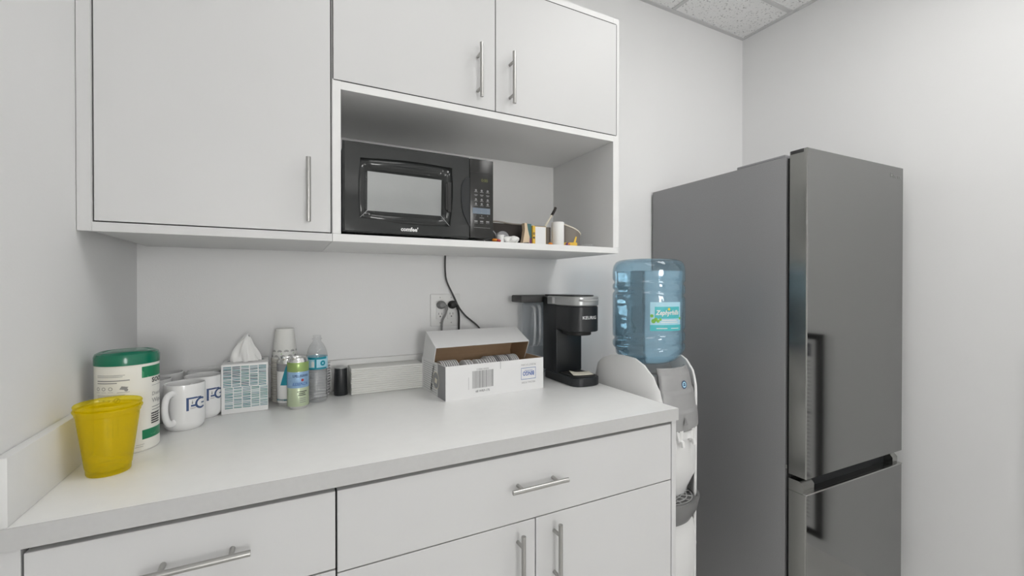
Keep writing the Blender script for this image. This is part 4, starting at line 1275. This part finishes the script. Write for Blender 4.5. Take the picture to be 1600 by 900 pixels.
# dark brown open box behind
t = thing('brown_box', 'open dark brown box behind the small items right of the microwave', 'box', (0.715, 1.48, ZN))
bm = BM()
x0, x1, y0, y1, h = -0.105, 0.085, -0.05, 0.07, 0.088
box(bm, x0, x1, y0, y1, 0, 0.003); box(bm, x0, x1, y1 - 0.003, y1, 0.003, h); box(bm, x0, x0 + 0.003, y0, y1 - 0.003, 0.003, h); box(bm, x1 - 0.003, x1, y0, y1 - 0.003, 0.003, h)
box(bm, x0 + 0.003, x1 - 0.003, y0, y0 + 0.003, 0.003, h - 0.006)
obj('box_body', bm, M['darkbrown'], t)
bm = BM(); tube(bm, [(x0 + 0.002, y0 - 0.0, h - 0.004), (-0.04, y0 - 0.001, h - 0.001), (0.02, y0 - 0.001, h - 0.006), (x1 - 0.002, y0, h - 0.005)], 0.0028, 8, smooth=4); obj('folded_edge', bm, M['greybrown'], t)
# tape roll
t = thing('tape_roll', 'grey tape roll standing on edge right of the microwave', 'tape', (0.684, 1.405, ZN + 0.0255))
bm = BM(); lathe(bm, [(0.0125, 0), (0.0250, 0), (0.0250, 0.018), (0.0125, 0.018)], 36, close=True)
for v in bm.verts: v.co = Vector((v.co.x, v.co.z, v.co.y))
obj('tape', bm, M['grey'], t)
bm = BM(); lathe(bm, [(0.0105, -0.001), (0.0124, -0.001), (0.0124, 0.019), (0.0105, 0.019)], 30, close=True)
for v in bm.verts: v.co = Vector((v.co.x, v.co.z, v.co.y))
obj('core', bm, M['lid_a'], t)
t = thing('tape_roll', 'dark reel with pale rim leaning against the microwave side', 'tape', (0.634, 1.410, ZN + 0.0275))
bm = BM(); lathe(bm, [(0.010, 0), (0.0270, 0), (0.0270, 0.012), (0.010, 0.012)], 36, close=True)
for v in bm.verts: v.co = Vector((v.co.x, v.co.z, v.co.y))
obj('tape', bm, M['black_matte'], t)
bm = BM(); lathe(bm, [(0.0235, -0.0008), (0.0268, -0.0008), (0.0268, -0.0001), (0.0235, -0.0001)], 36, close=True)
for v in bm.verts: v.co = Vector((v.co.x, v.co.z, v.co.y))
obj('rim', bm, M['grey'], t)
# small white cup
bm = BM(); lathe(bm, [(0, 0.001), (0.0115, 0), (0.0135, 0.028), (0.0128, 0.0285), (0.011, 0.003), (0, 0.003)], 32)
tag(obj('small_cup', bm, M['white'], loc=(0.648, 1.352, ZN)), 'small white cup in front of the grey tape roll', 'cup')
# crumpled paper
def crumple(name, sx, sy, sz, m, seed, loc, label, cat, rough=0.28, lump=2):
    bm = BM(); bmesh.ops.create_icosphere(bm, subdivisions=3, radius=1.0)
    rn = random.Random(seed)
    dirs = [(Vector((rn.uniform(-1, 1), rn.uniform(-1, 1), rn.uniform(-1, 1))).normalized(), rn.uniform(0, 6), rn.uniform(2, 6)) for _ in range(7)]
    for v in bm.verts:
        n = v.co.normalized()
        d = 1 + rough * sum(sin(n.dot(a) * fq + p) for a, p, fq in dirs) / 3
        v.co = Vector((n.x * sx * d, n.y * sy * d, n.z * sz * d))
    mz = min(v.co.z for v in bm.verts)
    for v in bm.verts:
        v.co.z -= mz
        if v.co.z < sz * 0.15: v.co.z = 0
    o = obj(name, bm, m, loc=loc, angle=12)
    return tag(o, label, cat)
crumple('crumpled_paper', 0.029, 0.016, 0.014, M['paper'], 3, (0.695, 1.355, ZN), 'crumpled white paper napkin beside the small white cup', 'paper')
crumple('candy', 0.011, 0.009, 0.006, M['orange'], 9, (0.612, 1.322, ZN), 'tiny orange wrapped sweet against the microwave corner', 'candy')
crumple('candy', 0.008, 0.008, 0.005, M['red'], 12, (0.626, 1.318, ZN), 'tiny red wrapped sweet beside the orange one at the microwave', 'candy')
# packets leaning
def packet(name, pts, w, m, x, y, label, stripe=None):
    bm = BM()
    poly_ = pts
    prism(bm, poly_, -w / 2, w / 2, 'y')
    t = thing(name, label, 'packet', (x, y, ZN))
    obj('packet_body', bm, m, t)
    if stripe:
        for nm, pp_, mm in stripe:
            b = BM(); poly(b, pp_); decal(nm, b, mm, t, front(-w / 2 - 0.0004))
    return t
packet('snack_packet', [(-0.016, 0), (0.012, 0), (0.013, 0.030), (0.006, 0.055), (0.002, 0.080), (-0.008, 0.078), (-0.006, 0.055), (-0.010, 0.030)], 0.02, M['tan'], 0.756, 1.372,
       'tan paper packet leaning beside the teal packet', [('dark_foot', [(-0.016, 0.001), (0.012, 0.001), (0.010, 0.010), (-0.013, 0.008)], M['ink'])])
packet('snack_packet', [(-0.006, 0), (0.016, 0), (0.014, 0.080), (-0.010, 0.080), (-0.006, 0.050)], 0.02, M['dteal'], 0.776, 1.396,
       'dark teal and purple packet between the tan packet and the yellow box', [('purple_field', [(-0.0055, 0.006), (0.0155, 0.006), (0.015, 0.028), (-0.004, 0.028)], M['purple']), ('silver_foot', [(-0.005, 0.001), (0.0155, 0.001), (0.0155, 0.008), (-0.005, 0.006)], M['lid_a'])])
# yellow box with white front
t = thing('yellow_carton', 'small yellow carton with white front panel beside the white cylinder', 'carton', (0.823, 1.38, ZN))
bm = BM(); box(bm, -0.030, 0.026, 0.0, 0.045, 0, 0.0745, 0.0012); yb = obj('carton_body', bm, M['yellowcard'], t)
b = BM(); rect(b, -0.020, 0.0245, 0.0015, 0.071); decal('white_panel', b, M['card'], yb, front(-0.0004), 'white front panel')
b = BM(); rect(b, -0.024, 0.0255, 0.072, 0.0745); decal('brown_edge', b, M['greybrown'], yb, front(-0.0005))
b = BM(); ring(b, -0.0255, 0.045, 0.002, 0.0045, n=8); ring(b, -0.0255, 0.03, 0.001, 0.0040, n=8); decal('small_print', b, M['ink'], yb, front(-0.0006))
tag(obj('card_carton', box(BM(), 0.855, 0.895, 1.42, 1.46, ZN, ZN + 0.078, 0.001), M['greybrown']), 'grey-brown card carton behind, between the yellow carton and the white cylinder', 'carton')
crumple('candy', 0.011, 0.008, 0.007, M['orange'], 21, (0.861, 1.372, ZN), 'small orange wrapped sweet between yellow carton and white cylinder', 'candy')
bm = BM(); lathe(bm, [(0, 0), (0.0235, 0), (0.0240, 0.001), (0.0240, 0.093), (0.0232, 0.0945), (0, 0.0945)], 40)
tag(obj('white_cylinder', bm, M['paper'], loc=(0.910, 1.395, ZN)), 'plain white upright cylinder right of the yellow carton', 'container')
# stick with dark tip
t = thing('wooden_stick', 'pale yellow stick with dark tip leaning up behind the white cylinder', 'stick', (0.852, 1.487, ZN))
bm = BM(); tube(bm, [(0, 0, 0.004), (0.090, 0.0, 0.137)], 0.0042, 8); obj('shaft', bm, M['cream'], t)
bm = BM(); tube(bm, [(0.090, 0.0, 0.137), (0.104, 0.0, 0.160), (0.108, 0, 0.170)], 0.0055, 10); lab(obj('tip', bm, M['darkbrown'], t), 'dark brown tip')
# open paper bag with sweets
t = thing('paper_bag', 'small open brown paper bag with pale rim at the right of the niche', 'bag', (0.990, 1.43, ZN))
rows = []
for j in range(9):
    v = j / 8
    row = []
    for k in range(28):
        a = 2 * pi * k / 28
        rx, ry_ = 0.040 + 0.006 * v, 0.028 + 0.006 * v
        x = rx * cos(a); y = ry_ * sin(a)
        zt = 0.074 - 0.020 * (x / 0.046)
        row.append((x * (1 + 0.05 * sin(5 * a) * v), y * (1 + 0.06 * sin(4 * a + 1)), zt * v))
    rows.append(row)
bm = BM(); loft(bm, rows, cap=False); bm.faces.ensure_lookup_table()
sb = obj('bag_body', bm, M['greybrown'], t, angle=60); solid(sb, 0.001)
bm = BM()
pts = rows[-1]
tube(bm, [Vector(p) + Vector((0, 0, 0.001)) for p in pts + [pts[0]]], 0.0024, 8); obj('rim', bm, M['cream'], t)
b = BM()
fb = lambda u, v: (0.046 * cos(radians(250) + u / 0.035), 0.034 * sin(radians(250) + u / 0.035) - 0.0016, v)
rect(b, -0.030, 0.02, 0.004, 0.022, 8); poly(b, [(0.006, 0.02), (0.014, 0.045), (0.019, 0.045), (0.014, 0.02)]); bp = decal('yellow_print', b, M['yellowcard'], t, fb)
b = BM(); ring(b, -0.012, 0.014, 0, 0.008, n=10); decal('dark_print', b, M['purple'], t, lambda u, v: tuple(Vector(fb(u, v)) + Vector((0, -0.0006, 0))))
b = BM(); ring(b, -0.008, 0.016, 0, 0.004, n=10); decal('orange_print', b, M['orange'], t, lambda u, v: tuple(Vector(fb(u, v)) + Vector((0, -0.0012, 0))))
crumple('plastic_wrap', 0.034, 0.018, 0.006, M['clear'], 33, (1.020, 1.345, ZN), 'flat crumpled clear plastic wrap at the front right of the niche', 'plastic wrap')

# ================================================================== FRAMED POSTER on the right wall, seen in the fridge door
t = thing('framed_poster', 'black framed notice poster low on the right wall, its reflection in the refrigerator door', 'poster', (XR, 0.235, -0.03))
w = 0.60
bm = BM()
for a in ((-w / 2, w / 2, 0, 0.03), (-w / 2, w / 2, 1.045, 1.075), (-w / 2, -w / 2 + 0.03, 0.03, 1.045), (w / 2 - 0.03, w / 2, 0.03, 1.045)):
    box(bm, -0.02, -0.001, a[0], a[1], a[2], a[3])
obj('frame', bm, M['posterframe'], t)
sh = obj('sheet', box(BM(), -0.008, -0.001, -w / 2 + 0.03, w / 2 - 0.03, 0.03, 1.045), M['card'], t)
PF = lambda off: (lambda u, v: (-0.008 - off, w / 2 - u, v))
b = BM(); rect(b, 0.06, 0.54, 0.95, 1.02); decal('banner', b, M['posterdark'], sh, PF(0.0004))
b = BM(); text(b, 'FLORIDA', 0.05, 0.08, 0.968, bold=0.001); decal('headline', b, M['print'], sh, PF(0.0008))
b = BM(); rect(b, 0.30, 0.42, 0.05, 0.94); decal('red_panel', b, M['posterred'], sh, PF(0.0004))
b = BM()
for k in range(40):
    rect(b, 0.065, 0.065 + 0.20 * (0.75 + 0.25 * random.Random(k).random()), 0.92 - 0.0215 * k, 0.926 - 0.0215 * k)
    rect(b, 0.44, 0.44 + 0.09, 0.92 - 0.0215 * k, 0.926 - 0.0215 * k)
rect(b, 0.06, 0.28, 0.64, 0.655); rect(b, 0.06, 0.28, 0.30, 0.315)
decal('text_lines', b, M['ink_grey'], sh, PF(0.0004))
